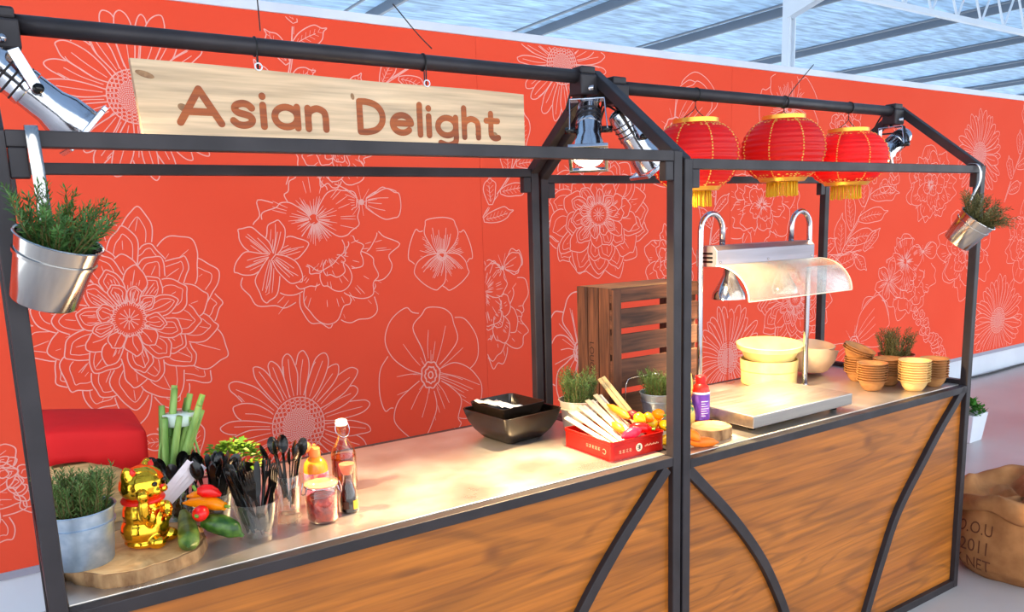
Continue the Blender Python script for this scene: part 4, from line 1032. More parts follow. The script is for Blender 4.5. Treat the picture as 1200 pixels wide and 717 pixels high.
protos = {}
from mathutils.bvhtree import BVHTree
def world_loc(o):
    l = Vector((0, 0, 0))
    while o: l += o.location; o = o.parent
    return l
def bvh_of(o):
    l = world_loc(o); return BVHTree.FromPolygons([v.co + l for v in o.data.vertices], [tuple(p.vertices) for p in o.data.polygons])
def subtree(names): return [o for o in COL.objects if o.type == 'MESH' and (o.name.split('.')[0] in names or (o.parent and o.parent.name.split('.')[0] in names))]
SET = [bvh_of(o) for o in subtree(('chopstick_sleeve', 'spring_onions', 'potted_herb', 'small_pepper', 'cucumber', 'courgette', 'glass_tumbler')) if o.name.split('.')[0] not in ('foliage',)]
def cutlery(kind, mbf, label, grp, base, r0, r1, hg, n, seed, zj=.012):
    """stand n pieces in the glass: each leans from its floor to its rim, clear of the glass and of its neighbours"""
    rn = random.Random(seed)
    for k in range(n):
        if kind not in protos: o = protos[kind] = mbf().build(kind, black_pl, None, world=False)
        else: o = protos[kind].copy(); COL.objects.link(o)
        vs = [v.co for v in o.data.vertices]; fs = [tuple(p.vertices) for p in o.data.polygons]; best = None
        for tr in range(800):
            a = 2 * PI * (k / n) + rn.uniform(-1, 1) * (.4 + tr * .01); q = rn.uniform(.25, 1); b = a + rn.uniform(-1.2, 1.2)
            p0 = Vector(base) + Vector(((r0 - .010) * q * math.cos(b), (r0 - .010) * q * math.sin(b), .0142 + rn.uniform(0, zj)))
            rr = (r1 - .0045) * min(1, q + rn.uniform(0, .5)); p1 = Vector(base) + Vector((rr * math.cos(a), rr * math.sin(a), hg))
            R = (p1 - p0).to_track_quat('Z', 'Y').to_matrix() @ Matrix.Rotation(rn.uniform(0, 6.3), 3, 'Z')
            if min((R @ v).z for v in vs[:4]) + p0.z < base[2] + .0125: continue
            t = BVHTree.FromPolygons([R @ v + p0 for v in vs], fs); hits = sum(1 for x in SET if x.overlap(t))
            if best is None or hits < best[0]: best = (hits, p0, R, t)
            if not hits: break
        o.location = best[1]; o.rotation_euler = best[2].to_euler(); SET.append(best[3])
        tag(o, label, 'cutlery', grp)
cutlery('plastic_spoon', spoon_mesh, 'black plastic spoon standing in the slim glass', 'spoons in the slim glass', T3, .029, .034, .105, 9, 3, .03)
cutlery('plastic_spoon', spoon_mesh, 'black plastic spoon standing in the tumbler behind the cucumber', 'spoons in the tumbler behind the cucumber', T2, .041, .050, .098, 11, 4, .02)
cutlery('plastic_knife', knife_mesh, 'black plastic knife standing in the tumbler behind the cucumber', 'knives in the tumbler behind the cucumber', T2, .041, .050, .098, 9, 5)
cutlery('plastic_spoon', spoon_mesh, 'black plastic spoon standing in the tumbler by the spring onions', 'spoons in the tumbler by the spring onions', T4, .038, .046, .098, 10, 6, .02)
cutlery('plastic_fork', fork_mesh, 'black plastic fork standing tines-up in the wide front tumbler', 'forks in the front tumbler', T1, .045, .056, .098, 14, 1)
cutlery('plastic_knife', knife_mesh, 'black plastic knife standing in the wide front tumbler', 'knives in the front tumbler', T1, .045, .056, .098, 3, 2)

# ------------------------------------------------------------------ sauces
def lat(name, prof, m, t, seg=28, c=None, autos=40): return MB().lathe(prof, seg, c or t.location).build(name, m, t, smooth=True, autos=autos)
sauce_o = mat('orange chilli sauce', rgb(.93, .55, .15), .2, sss=.15)
lab_pk = mat('pink label', rgb(.93, .55, .66), .5, col2=rgb(.80, .30, .48), scale=(40, 40, 25), lo=.5, hi=.56)
cap_o = mat('orange cap', rgb(.95, .55, .28), .35)
t = thing('sauce_bottle', 'round orange sauce bottle with a pink label and open flip cap', 'bottle', (.640, .325, ZL))
lat('body', [(.0001, 0), (.031, 0), (.034, .004), (.034, .095), (.030, .112), (.020, .124), (.014, .128), (.013, .134), (.0001, .134)], sauce_o, t)
lat('label', [(.0335, .020), (.0347, .021), (.0347, .086), (.0335, .087)], lab_pk, t)
cp = lat('flip_cap', [(.0001, .130), (.0155, .130), (.0155, .152), (.012, .155), (.005, .156), (.004, .164), (.0001, .165)], cap_o, t)
MB().lathe([(.0001, 0), (.014, 0), (.0155, .003), (.0155, .009), (.013, .010), (.012, .004), (.0001, .004)], 20, (.619, .318, ZL + .158), Euler((0, -1.0, .2)).to_matrix().to_4x4()).build('lid', cap_o, cp, smooth=True, autos=40)
amber = thin_glass('amber glass', (.93, .70, .40, 1))
t = thing('swing_top_bottle', 'swing-top glass bottle of dark amber vinegar with a white stopper', 'bottle', (.742, .375, ZL))
lat('glass', [(.0001, 0), (.033, 0), (.036, .004), (.036, .105), (.030, .125), (.018, .145), (.013, .158), (.013, .180), (.0155, .182), (.0155, .190), (.0001, .191)], amber, t)
lat('vinegar', [(.0001, .003), (.031, .003), (.034, .006), (.034, .098), (.0001, .099)], mat('dark vinegar', rgb(.33, .10, .03), .15), t)
lat('stopper', [(.0001, .190), (.0165, .191), (.0175, .197), (.0165, .206), (.008, .210), (.0001, .211)], mat('white ceramic', rgb(.95, .93, .88), .2), t)
MB().tube(crom([(.742 - .017, .375, ZL + .20), (.742 - .020, .370, ZL + .175), (.742 - .005, .358, ZL + .160), (.742 + .012, .360, ZL + .163), (.742 + .021, .37, ZL + .178), (.742 + .017, .375, ZL + .20)], 5), .0014, 6).build('wire_bail', steel_m, t, smooth=True)
t = thing('clip_top_jar', 'clip-top glass jar of red chilli paste', 'jar', (.600, .172, ZL))
lat('glass', [(.0001, .002), (.036, .002), (.041, .008), (.0415, .085), (.038, .092), (.040, .094), (.040, .098), (.0385, .100)], glass_m, t)
lat('lid', [(.0385, .101), (.0425, .101), (.0425, .108), (.039, .110), (.036, .113), (.0001, .112)], glass_m, t)
lat('rubber_seal', [(.037, .0985), (.043, .099), (.043, .1015), (.037, .102)], mat('pale seal', rgb(.90, .62, .45), .6), t)
paste = mat('red chilli paste', rgb(.46, .06, .02), .35, col2=rgb(.66, .16, .05), scale=(70, 70, 70), bump=.8, detail=5)
MB().lathe([(.0001, .005), (.035, .005), (.0395, .010), (.0395, .066), (.032, .070), (.015, .067), (.0001, .071)], 32, t.location, warp=lambda a, z: 1 - .012 * abs(math.sin(5 * a + z * 60))).build('chilli_paste', paste, t, smooth=True)
for s in (-1, 1):
    x, y = t.location.x + s * .042, t.location.y
    MB().tube(crom([(x, y - .018, ZL + .104), (x + s * .006, y - .014, ZL + .085), (x + s * .010, y, ZL + .062 if s > 0 else ZL + .08), (x + s * .006, y + .014, ZL + .085), (x, y + .018, ZL + .104)], 5), .0016, 6).build('wire_clip', steel_m, t, smooth=True)
MB().tube([(t.location.x + .0425 * math.cos(k * PI / 16), t.location.y + .0425 * math.sin(k * PI / 16), ZL + .096) for k in range(33)], .0014, 5).build('wire_ring', steel_m, t, smooth=True)
t = thing('soy_bottle', 'small waisted soy sauce bottle with a red pouring cap', 'bottle', (.680, .190, ZL))
lat('glass', [(.0001, 0), (.022, 0), (.0255, .004), (.0255, .034), (.021, .060), (.013, .085), (.0115, .100), (.0115, .108), (.0001, .109)], thin_glass('soy glass', (.88, .82, .76, 1)), t)
lat('soy_sauce', [(.0001, .003), (.021, .003), (.024, .006), (.024, .034), (.0195, .060), (.0125, .080), (.0001, .081)], mat('soy sauce', rgb(.13, .05, .02), .12), t)
MB().lathe([(.0105, .104), (.0135, .106), (.018, .120), (.021, .129), (.021, .133), (.017, .134), (.0001, .130)], 24, t.location).build('pouring_cap', mat('red pouring cap', rgb(.93, .40, .30), .35), t, smooth=True, autos=40)
yl = mat('yellow label', rgb(.90, .70, .20), .5)
for (a0, z0, z1, m_) in ((-1.2, .012, .036, yl), (-2.3, .014, .034, mat('dark label', rgb(.25, .12, .06), .5))):
    mb = MB(); r = .0263
    ps = [(a0 + .32 * (i / 4 - .5) * 2) for i in range(5)]
    for i in range(4): mb.quad(*[Vector(t.location) + Vector((r * math.cos(a), r * math.sin(a), z)) for a, z in ((ps[i], z0), (ps[i + 1], z0), (ps[i + 1], z1), (ps[i], z1))])
    mb.build('label', m_, t, smooth=True)

# ------------------------------------------------------------------ black square bowls with napkin
def rsq(c, hx, r, z, rot, n=5):
    pts = []
    for (sx, sy, a0) in ((1, 1, 0), (-1, 1, PI / 2), (-1, -1, PI), (1, -1, 1.5 * PI)):
        for k in range(n): a = a0 + PI / 2 * k / (n - 1); pts.append((sx * (hx - r) + r * math.cos(a), sy * (hx - r) + r * math.sin(a)))
    ca, sa = math.cos(rot), math.sin(rot)
    return [Vector((c[0] + x * ca - y * sa, c[1] + x * sa + y * ca, z)) for x, y in pts]
mel = mat('glossy black melamine', rgb(.10, .075, .06), .22, col2=rgb(.13, .10, .08), scale=(20, 20, 20))
def sqbowl(label, c, hx, h, rot, grp=None):
    x, y, z0 = c; prof = [(.52, 0), (.60, .03), (.78, .30), (.90, .58), (.97, .85), (1.0, 1.0), (.985, 1.015), (.955, 1.0), (.93, .85), (.86, .58), (.74, .31), (.56, .06)]
    o = MB().loft([rsq((0, 0), hx * k, hx * k * .16, h * q, rot) for k, q in prof]).build('square_bowl', mel, None, smooth=True, world=False, autos=50); o.location = c
    return tag(o, label, 'bowl', grp)
BC = (1.432, .530, ZL)
sqbowl('larger glossy black square bowl with a smaller one nested in it', BC, .130, .105, .10)
sqbowl('smaller glossy black square bowl nested in the larger, holding a paper napkin', (1.424, .545, ZL + .052), .098, .076, .10)
mb = MB(); nap = mat('white paper napkin', rgb(.93, .92, .90), .7)
rn = random.Random(3); nx, ny = 8, 6
for i in range(nx + 1):
    for j in range(ny + 1):
        x = -.093 + .10 * i / nx; y = -.088 + .16 * j / ny; mb.v.append(Vector((1.424 + x * .995 - y * .1, .545 + x * .1 + y * .995, ZL + .136 + .004 * math.sin(i * 1.7 + j) - .0022 * i + .003 * math.sin(j * 2.1))))
for i in range(nx):
    for j in range(ny): a = i * (ny + 1) + j; mb.face((a, a + ny + 1, a + ny + 2, a + 1))
tag(mb.build('paper_napkin', nap, None, smooth=True, solid=.002), 'folded white paper napkin lying in the small black bowl', 'napkin')

# ------------------------------------------------------------------ red tin with chopsticks and vegetables
tin_m = mat('red lacquered tin', rgb(.76, .10, .05), .28, .1, col2=rgb(.70, .07, .04), scale=(8, 8, 8)); ink = mat('pale tin print', rgb(.92, .66, .52), .5); cream = mat('cream emblem', rgb(.93, .85, .72), .5); inkd = mat('dark emblem mark', rgb(.25, .13, .12), .5)
tx0, tx1, ty0, ty1, th = 1.508, 1.735, .080, .325, .062
t = thing('red_tin', 'open red printed tin filled with wrapped chopsticks and vegetables', 'tin', ((tx0 + tx1) / 2, (ty0 + ty1) / 2, ZL))
cc = ((tx0 + tx1) / 2, (ty0 + ty1) / 2)
def rrect(hx, hy, r, z, n=4):
    pts = []
    for (sx, sy, a0) in ((1, 1, 0), (-1, 1, PI / 2), (-1, -1, PI), (1, -1, 1.5 * PI)):
        for k in range(n): a = a0 + PI / 2 * k / (n - 1); pts.append(Vector((cc[0] + sx * (hx - r) + r * math.cos(a), cc[1] + sy * (hy - r) + r * math.sin(a), z)))
    return pts
hx, hy = (tx1 - tx0) / 2, (ty1 - ty0) / 2
MB().loft([rrect(hx, hy, .012, ZL), rrect(hx, hy, .012, ZL + th - .012), rrect(hx + .002, hy + .002, .013, ZL + th - .010), rrect(hx + .002, hy + .002, .013, ZL + th), rrect(hx - .002, hy - .002, .011, ZL + th), rrect(hx - .003, hy - .003, .011, ZL + .003)]).build('body', tin_m, t, bevel=0)
yf = ty0 - .0008
def glyph(mb, x, z, s, seed, plane='Y'):
    rn = random.Random(seed)
    for k in range(3): zz = z + s * (.1 + .38 * k); a = (x + s * rn.uniform(0, .15), zz); b = (x + s * rn.uniform(.8, 1), zz); put_bar(mb, a, b, s * .13, plane)
    for k in range(2): xx = x + s * rn.uniform(.2, .8); put_bar(mb, (xx, z + s * rn.uniform(0, .2)), (xx, z + s), s * .13, plane)
def put_bar(mb, a, b, w_, plane):
    if plane == 'Y': mb.bar((a[0], yf, a[1]), (b[0], yf, b[1]), w_, .0006, up=(0, -1, 0))
    else: mb.bar((tx0 - .0008, a[0], a[1]), (tx0 - .0008, b[0], b[1]), w_, .0006, up=(-1, 0, 0))
for k in range(4): mb = MB(); glyph(mb, tx0 + .030 + .0145 * k, ZL + .020, .011, k); mb.build('character', ink, t, kind='stuff')
MB().lathe([(.0001, 0), (.0135, 0), (.0135, .0006), (.0001, .0006)], 24, (tx0 + .115, yf + .0002, ZL + .027), Euler((PI / 2, 0, 0)).to_matrix().to_4x4()).build('emblem', cream, t)
mb = MB(); yf -= .0008; glyph(mb, tx0 + .1075, ZL + .0195, .015, 9); mb.build('emblem_mark', inkd, t, kind='stuff'); yf += .0008
mb = MB()
for k in range(9): put_bar(mb, (tx0 + .140 + .007 * k, ZL + .026), (tx0 + .1445 + .007 * k, ZL + .028 + .004 * (k % 2)), .004, 'Y')
mb.build('lettering', ink, t, kind='stuff')
for k in range(5): mb = MB(); glyph(mb, ty0 + .055 + .015 * k, ZL + .024, .011, 20 + k, 'X'); mb.build('character', ink, t, kind='stuff')
MB().tube([(tx0 - .0008, ty0 + .035 + .008 * math.cos(k * PI / 8 + .6), ZL + .026 + .008 * math.sin(k * PI / 8 + .6)) for k in range(14)], .0013, 4).build('ring_mark', ink, t)
for k in range(9):
    f = k / 8
    sleeve('%s paper chopstick sleeve fanned over the edge of the red tin' % ('cream' if k % 2 else 'white'), '%s chopstick sleeves in the red tin' % ('cream' if k % 2 else 'white'), (1.545 + .10 * f, .100, ZL + .034 + .0095 * (k % 2)), (1.535 + .165 * f, .350 + .018 * f, ZL + .088 + .05 * f + .0115 * (k % 2)), .0165, paper_c if k % 2 else paper_c2, up=(-.3, -.3, 1))
for k in range(2):
    sleeve('%s paper chopstick sleeve lying under the vegetables in the red tin' % ('cream' if k else 'white'), 'chopstick sleeves under the vegetables', (1.6665 + .019 * k, .098, ZL + .034), (1.672 + .019 * k, .300, ZL + .092), .0165, paper_c if k else paper_c2, up=(-.1, -.3, 1), pr=False)
def ob_fan(c, r):
    if not (1.53 < c.x < 1.70 and .09 < c.y < .37): return None
    t_ = (c.y - .1) / .255; f_ = min(1, max(0, (c.x - 1.54) / (.10 + .065 * t_))); z = ZL + .0480 + (.054 + .05 * f_) * t_
    n_ = Vector((0, -.28, 1)).normalized(); d = (c.z - z) * n_.z
    return n_ * (r - d) if d < r else None
veg('carrot', 'short carrot stub resting on the fanned chopstick sleeves', 'carrot', [(1.600, .125, ZL + .078), (1.602, .155, ZL + .086), (1.606, .19, ZL + .095)], [.004, .013, .015, .013, .004], ora_c)
veg('carrot', 'long carrot lying up the fanned chopstick sleeves', 'carrot', [(1.668, .17, ZL + .100), (1.668, .22, ZL + .112), (1.664, .28, ZL + .128)], [.005, .014, .014, .012, .003], ora_c)
veg('small_pepper', 'small yellow pepper on the chopsticks in the red tin', 'pepper', [(1.675, .155, ZL + .100), (1.68, .135, ZL + .092), (1.686, .115, ZL + .084)], [.006, .019, .019, .014, .004], yel_p)
veg('small_pepper', 'small orange pepper behind the yellow one in the red tin', 'pepper', [(1.705, .165, ZL + .098), (1.712, .145, ZL + .092), (1.718, .13, ZL + .085)], [.006, .017, .017, .012, .004], ora_p)
veg('radish', 'long pink radish at the front corner of the red tin', 'radish', [(1.575, .105, ZL + .060), (1.615, .098, ZL + .070), (1.655, .100, ZL + .074)], [.004, .016, .020, .016, .004], pink_p)
veg('small_pepper', 'small red pepper showing its stalk at the rim of the red tin', 'pepper', [(1.640, .145, ZL + .080), (1.670, .120, ZL + .080), (1.695, .098, ZL + .076)], [.006, .018, .019, .016, .005], red_p, stem=[(1.697, .096, ZL + .076), (1.703, .088, ZL + .076)], stem_m_=stalk_g)
veg('beetroot_piece', 'dark red beetroot piece at the back of the red tin', 'beetroot', [(1.690, .205, ZL + .100), (1.700, .180, ZL + .095), (1.708, .155, ZL + .085)], [.006, .015, .016, .012, .004], beet_m)
settle([ob_fan, ob_plane(ZL + .004), ob_box((tx0 - .002, ty0 - .002, ZL), (tx1 + .002, ty0 + .002, ZL + th)), ob_box((tx1 - .003, ty0, ZL), (tx1 + .002, ty1, ZL + th))] + [ob_ball(Vector((1.7145, .165, ZL + .054)).lerp(Vector((1.781, .455, ZL + .176)), i / 24), .013) for i in range(25)], .03)
t = thing('bamboo_tongs', 'pair of long pale bamboo sticks leaning out of the red tin', 'tongs', (1.75, .3, ZL))
MB().bar((1.7235, .165, ZL + .056), (1.790, .455, ZL + .178), .016, .008, up=(-.6, -.4, .8)).build('stick', chop_wood, t, bevel=.002)
MB().bar((1.7055, .165, ZL + .052), (1.772, .455, ZL + .174), .014, .008, up=(-.6, -.4, .8)).build('stick', chop_wood, t, bevel=.002)

# ------------------------------------------------------------------ crate
cx0, cx1, cy0, cy1, cz0, cz1 = 1.888, 2.352, .520, .735, ZR, 1.447
t = thing('wooden_crate', 'dark weathered slatted wooden crate standing on end', 'crate', ((cx0 + cx1) / 2, (cy0 + cy1) / 2, cz0))
nb = 3
for k in range(nb):
    y0 = cy0 + .012 + (cy1 - cy0 - .012) * k / nb; y1 = cy0 + .012 + (cy1 - cy0 - .012) * (k + 1) / nb - .006
    for x in (cx0, cx1 - .014): boxo('side_board', (x, y0, cz0), (x + .014, y1, cz1), crate_wood_v, t, .002)
hs = (cz1 - cz0); rn = random.Random(5); z = cz0
for (a, b) in ((0, .20), (.245, .465), (.51, .655), (.70, .845), (.893, 1.0)):
    boxo('slat', (cx0 + .001, cy0, cz0 + hs * a), (cx1 - .001, cy0 + .011, cz0 + hs * b), crate_wood, t, .002)
for x in (cx0 + .014, cx1 - .055, ): boxo('batten', (x, cy0 + .0115, cz0 + .001), (x + .040, cy0 + .030, cz1 - .001), crate_wood_v, t, .002)
boxo('front_batten', (cx0 + .0005, cy0 - .010, cz0), (cx0 + .042, cy0 - .0005, cz1 - .004), crate_wood_v, t, .002)
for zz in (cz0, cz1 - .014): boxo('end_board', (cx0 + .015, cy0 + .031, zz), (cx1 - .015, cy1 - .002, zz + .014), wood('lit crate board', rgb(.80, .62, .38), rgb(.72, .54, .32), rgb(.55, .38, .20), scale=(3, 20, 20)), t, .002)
fcu = bpy.data.curves.new('burnt_text', 'FONT'); fcu.body = 'LOUGHTON'; fcu.size = .040; fcu.align_x = 'CENTER'
fo = bpy.data.objects.new('burnt_lettering_src', fcu); COL.objects.link(fo); dg = bpy.context.evaluated_depsgraph_get(); me = bpy.data.meshes.new_from_object(fo.evaluated_get(dg)); bpy.data.objects.remove(fo)
burn = mat('burnt lettering', rgb(.16, .07, .04), .8)
lt = bpy.data.objects.new('burnt_lettering', me); COL.objects.link(lt); me.materials.append(burn); lt.parent = t
lt.matrix_local = Matrix(((0, 0, -1, cx0 - .0008 - t.location.x), (0, -1, 0, .652 - t.location.y), (-1, 0, 0, .19), (0, 0, 0, 1)))
MB().tube(crom([(1.94, .5065, ZR), (1.945, .5065, ZR + .12), (1.955, .5065, ZR + .155), (1.98, .5065, ZR + .165), (2.10, .5065, ZR + .165), (2.125, .5065, ZR + .155), (2.13, .5065, ZR + .12), (2.135, .5065, ZR)], 5), .0022, 6).build('wire_hoop', steel_m, None, smooth=True)
tag(bpy.data.objects['wire_hoop'], 'thin bent wire hoop standing against the slatted crate', 'wire hoop')

# ================================================================== heat-lamp worktop
# packets, bottle, peppers behind the shared corner posts
purple = mat('purple label', rgb(.42, .22, .66), .4, col2=rgb(.55, .36, .78), scale=(50, 50, 20), lo=.5, hi=.6)
sriracha = mat('red sauce plastic', rgb(.72, .10, .06), .3)
t = thing('sauce_bottle', 'red sauce bottle with a purple label beside the warming plate', 'bottle', (2.098, .262, ZR))
lat('body', [(.0001, 0), (.030, 0), (.033, .004), (.033, .140), (.028, .155), (.017, .166), (.0165, .172), (.0001, .172)], sriracha, t)
lb = lat('label', [(.0325, .030), (.0338, .031), (.0338, .128), (.0325, .129)], purple, t)
mb = MB()
for k in range(7):
    zz = ZR + .048 + .009 * k
    mb.tube([(t.location.x + .0343 * math.cos(a), t.location.y + .0343 * math.sin(a), zz) for a in [-2.3 + .12 * i for i in range(5 + (k * 3) % 5)]], .0012, 4)
mb.build('small_print', white_m, lb, kind='stuff')
lat('band', [(.0335, .127), (.0345, .128), (.0345, .134), (.0335, .135)], white_m, t)
lat('cap', [(.0001, .168), (.0185, .168), (.0185, .190), (.015, .194), (.0001, .194)], mat('bright red cap', rgb(.88, .10, .10), .35), t)
foil = mat('printed noodle packet', rgb(.93, .80, .40), .3, col2=rgb(.72, .36, .12), scale=(45, 45, 45), detail=3, lo=.5, hi=.56)
foil2 = mat('green noodle packet', rgb(.90, .76, .36), .3, col2=rgb(.20, .50, .30), scale=(30, 30, 30), detail=3, lo=.52, hi=.58)
def packet(label, c, w_, h, th, m, rz, tilt):
    t = thing('noodle_packet', label, 'packet', c, None, (tilt, 0, rz))
    secs = []
    for k in range(9):
        f = k / 8; e = math.sin(PI * f) ** .5; secs.append([(w_ / 2 * (.97 + .03 * e) * math.copysign(abs(math.cos(a)) ** .35, math.cos(a)), (th / 2 * e + .001) * math.sin(a), h * (.06 + .88 * f)) for a in [2 * PI * i / 20 for i in range(20)]])
    b = MB().loft(secs).build('pouch', m, t, smooth=True, world=False)
    for z0 in (0, h * .94): MB().box((-w_ / 2, -.001, z0), (w_ / 2, .001, z0 + h * .06)).build('crimped_seal', m, b, world=False)
packet('crinkled yellow noodle packet standing below another packet', (2.003, .254, ZR + .001), .10, .105, .05, foil2, .05, -.06)
packet('crinkled yellow noodle packet on top of another packet', (2.003, .263, ZR + .105), .10, .125, .045, foil, .05, -.06)
veg('carrot', 'long orange carrot pointing past the small wood slice', 'carrot', [(1.850, .090, ZR + .022), (1.90, .062, ZR + .020), (1.955, .046, ZR + .012)], [.005, .018, .019, .015, .003], ora_c, stem=[(1.85, .09, ZR + .022), (1.842, .095, ZR + .024)], stem_m_=stalk_g)
veg('carrot', 'short orange carrot lying across the corner of the worktop', 'carrot', [(1.84, .115, ZR + .042), (1.865, .075, ZR + .036), (1.875, .050, ZR + .018)], [.005, .017, .018, .014, .003], ora_c)
veg('red_onion', 'small red onion wedged behind the carrots', 'onion', [(1.90, .15, ZR + .020), (1.905, .15, ZR + .033), (1.91, .15, ZR + .052)], [.006, .026, .027, .018, .004], mat('red onion skin', rgb(.60, .22, .25), .35))
pk = [((1.872, .255), .020, 0.4, 0), ((1.905, .330), .020, 2.2, 0), ((1.830, .215), .019, 1.2, 0), ((1.880, .23), .056, 1.0, 1), ((1.895, .285), .055, 2.6, 0), ((1.850, .255), .058, 0.2, 1), ((1.880, .262), .090, 1.6, 0), ((1.825, .160), .018, 3.0, 1)]
plab = ['heaped behind the red tin, lowest and leaning on the pot', 'lying under the heap by the crate', 'at the edge of the heap next to the red tin', 'in the middle of the heap behind the red tin', 'in the heap touching the noodle packets', 'in the heap facing the bamboo sticks', 'on the very top of the heap behind the tin', 'lying loose between heap and carrots']
for ((x, y), z, a, yl_), lbl in zip(pk, plab):
    d = Vector((math.cos(a), math.sin(a), 0)) * .03; c = Vector((x, y, ZR + z))
    veg('small_pepper', 'small %s pepper %s' % ('yellow' if yl_ else 'orange', lbl), 'pepper', [c - d, c, c + d + Vector((0, 0, -.004))], [.006, .019, .020, .013, .003], yel_p if yl_ else ora_p, stem=[c - d, c - d * 1.3 + Vector((0, 0, .004))], stem_m_=stalk_g)

settle([ob_plane(ZR), ob_box((X2a, 0, 0), (X2a + S, S, 3)), ob_box((X2a, 0, 0), (X2a + S, D, HC + DZ + .022)), ob_cyl(2.026, .400, .078, ZR, ZR + .122), ob_box((1.950, .226, ZR), (2.056, .296, ZR + .24)), ob_cyl(2.030, .150, .081, ZR, ZR + .037), ob_box((1.74, .0, ZR), (2.3, S, HC + DZ))], .05)

# warming plate
t = thing('warming_plate', 'flat brushed steel warming plate on short black feet', 'warming plate', (2.45, .27, ZR))
px0, px1, py0, py1 = 2.155, 2.742, .062, .428
plate_m = mat('brushed plate steel', rgb(.68, .65, .62), .28, .9, col2=rgb(.62, .59, .57), scale=(4, 60, 60), rough2=.4)
boxo('plate', (px0, py0, ZR + .020), (px1, py1, ZR + .066), plate_m, t, .004)
for x in (px0 + .05, px1 - .05):
    for y in (py0 + .05, py1 - .05): MB().lathe([(.0001, 0), (.012, 0), (.014, .004), (.014, .0205), (.0001, .0205)], 14, (x, y, ZR)).build('foot', black_pl, t, smooth=True, autos=40)

# heat lamp bridge
HY = .445
t = thing('heat_lamp_bridge', 'two-lamp steel food warmer on cane-shaped chrome posts over the plate', 'heat lamp', (2.62, HY, ZR))
hx0, hx1, hy0, hy1, hz0, hz1 = 2.318, 2.925, .415, .520, 1.508, 1.578
hy0, hy1 = .390, .498
for (x, s) in ((2.285, 1), (2.962, -1)):
    r = .062; zc = 1.648
    path = [(x, HY, ZR), (x, HY, 1.2), (x, HY, zc)] + [(x + s * (r - r * math.cos(a)), HY, zc + r * 1.08 * math.sin(a)) for a in [PI * k / 12 for k in range(1, 13)]] + [(x + s * 2 * r, HY, hz1 + .005)]
    p = MB().tube(path, .0115, 14).build('cane_post', steel_m, t, smooth=True)
    MB().lathe([(.0001, 0), (.026, 0), (.026, .005), (.014, .009), (.013, .016), (.0001, .016)], 20, (x, HY, ZR)).build('base_flange', steel_m, p, smooth=True, autos=40)
    MB().lathe([(.013, 0), (.016, .001), (.016, .014), (.013, .015)], 16, (x + s * 2 * r, HY, hz1 - .002)).build('collar', steel_m, p, smooth=True, autos=40)
brushed = mat('brushed housing steel', rgb(.62, .60, .63), .3, .85, scale=(3, 50, 50), rough2=.42, col2=rgb(.57, .55, .58))
prof = [(hy0, hz0), (hy0, hz1 - .006), (hy0 + .018, hz1 + .012), (hy1 - .018, hz1 + .012), (hy1, hz1 - .006), (hy1, hz0)]
hs_ = MB().loft([[(x, y, z) for y, z in prof] for x in (hx0, hx1)]).build('housing', brushed, t, bevel=.002)
for k in range(3): boxo('vent_slot', (hx0 - .001, hy0 + .022, hz0 + .016 + .016 * k), (hx0 + .0005, hy1 - .028, hz0 + .024 + .016 * k), black_pl, hs_, 0)
for x in (hx0 + .02, (hx0 + hx1) / 2, hx1 - .02): MB().lathe([(.0001, 0), (.005, 0), (.004, .003), (.0001, .0035)], 12, (x, hy0, hz0 + .018), Euler((PI / 2, 0, 0)).to_matrix().to_4x4()).build('screw', steel_m, hs_, smooth=True)
acr = thin_glass('warm clear acrylic', (.97, .95, .90, 1), refl=.75, base=.10, dens=.08, dcol=(.95, .86, .62, 1))
mb = MB(); n = 48; gp = []
for k in range(n + 1):
    a = PI / 2 * k / n; gp.append((hy0 - .004 - .165 * math.sin(a) ** 1.0 * 1.0, hz0 + .006 - .130 * (1 - math.cos(a)) ** 1.0))
secs = [[(x, y, z) for y, z in gp] for x in (hx0 - .01, hx1 + .025)]
for i in range(n):
    mb.add([secs[0][i], secs[1][i], secs[1][i + 1], secs[0][i + 1]], [(0, 1, 2, 3)])
gd = mb.build('sneeze_guard', acr, t, smooth=True, solid=.004)
edge = mat('bright acrylic edge', rgb(.98, .95, .85), .2)
for x in (hx0 - .01, hx1 + .025): MB().tube([(x, y, z) for y, z in gp], .0026, 6).build('guard_edge', edge, gd, smooth=True)
MB().tube([(hx0 - .01, gp[-1][0], gp[-1][1]), (hx1 + .025, gp[-1][0], gp[-1][1])], .0026, 6).build('guard_edge', edge, gd, smooth=True)
bulb_m = mat('hot lamp bulb', (1, .9, .7, 1), .3, emit=(1, .82, .50, 1), emit_s=22)
for x in (2.445, 2.775):
    c = (x, .440, 0)
    sh = MB().lathe([(.016, 1.508), (.020, 1.500), (.024, 1.470), (.044, 1.430), (.064, 1.395), (.068, 1.372), (.066, 1.372), (.061, 1.394), (.040, 1.430), (.020, 1.468), (.012, 1.49)], 32, c).build('lamp_shade', steel_m, t, smooth=True, autos=50)
    MB().lathe([(.0001, 1.392), (.016, 1.396), (.028, 1.412), (.026, 1.430), (.014, 1.450), (.010, 1.47), (.0001, 1.47)], 20, c).build('bulb', bulb_m, sh, smooth=True)
    ld = bpy.data.lights.new('heat_lamp_light', 'SPOT'); ld.energy = 13; ld.color = (1, .76, .40); ld.spot_size = math.radians(125); ld.spot_blend = .5; ld.shadow_soft_size = .03
    lo = bpy.data.objects.new('heat_lamp_light', ld); COL.objects.link(lo); lo.parent = t; lo.location = Vector((x, .440, 1.375)) - t.location

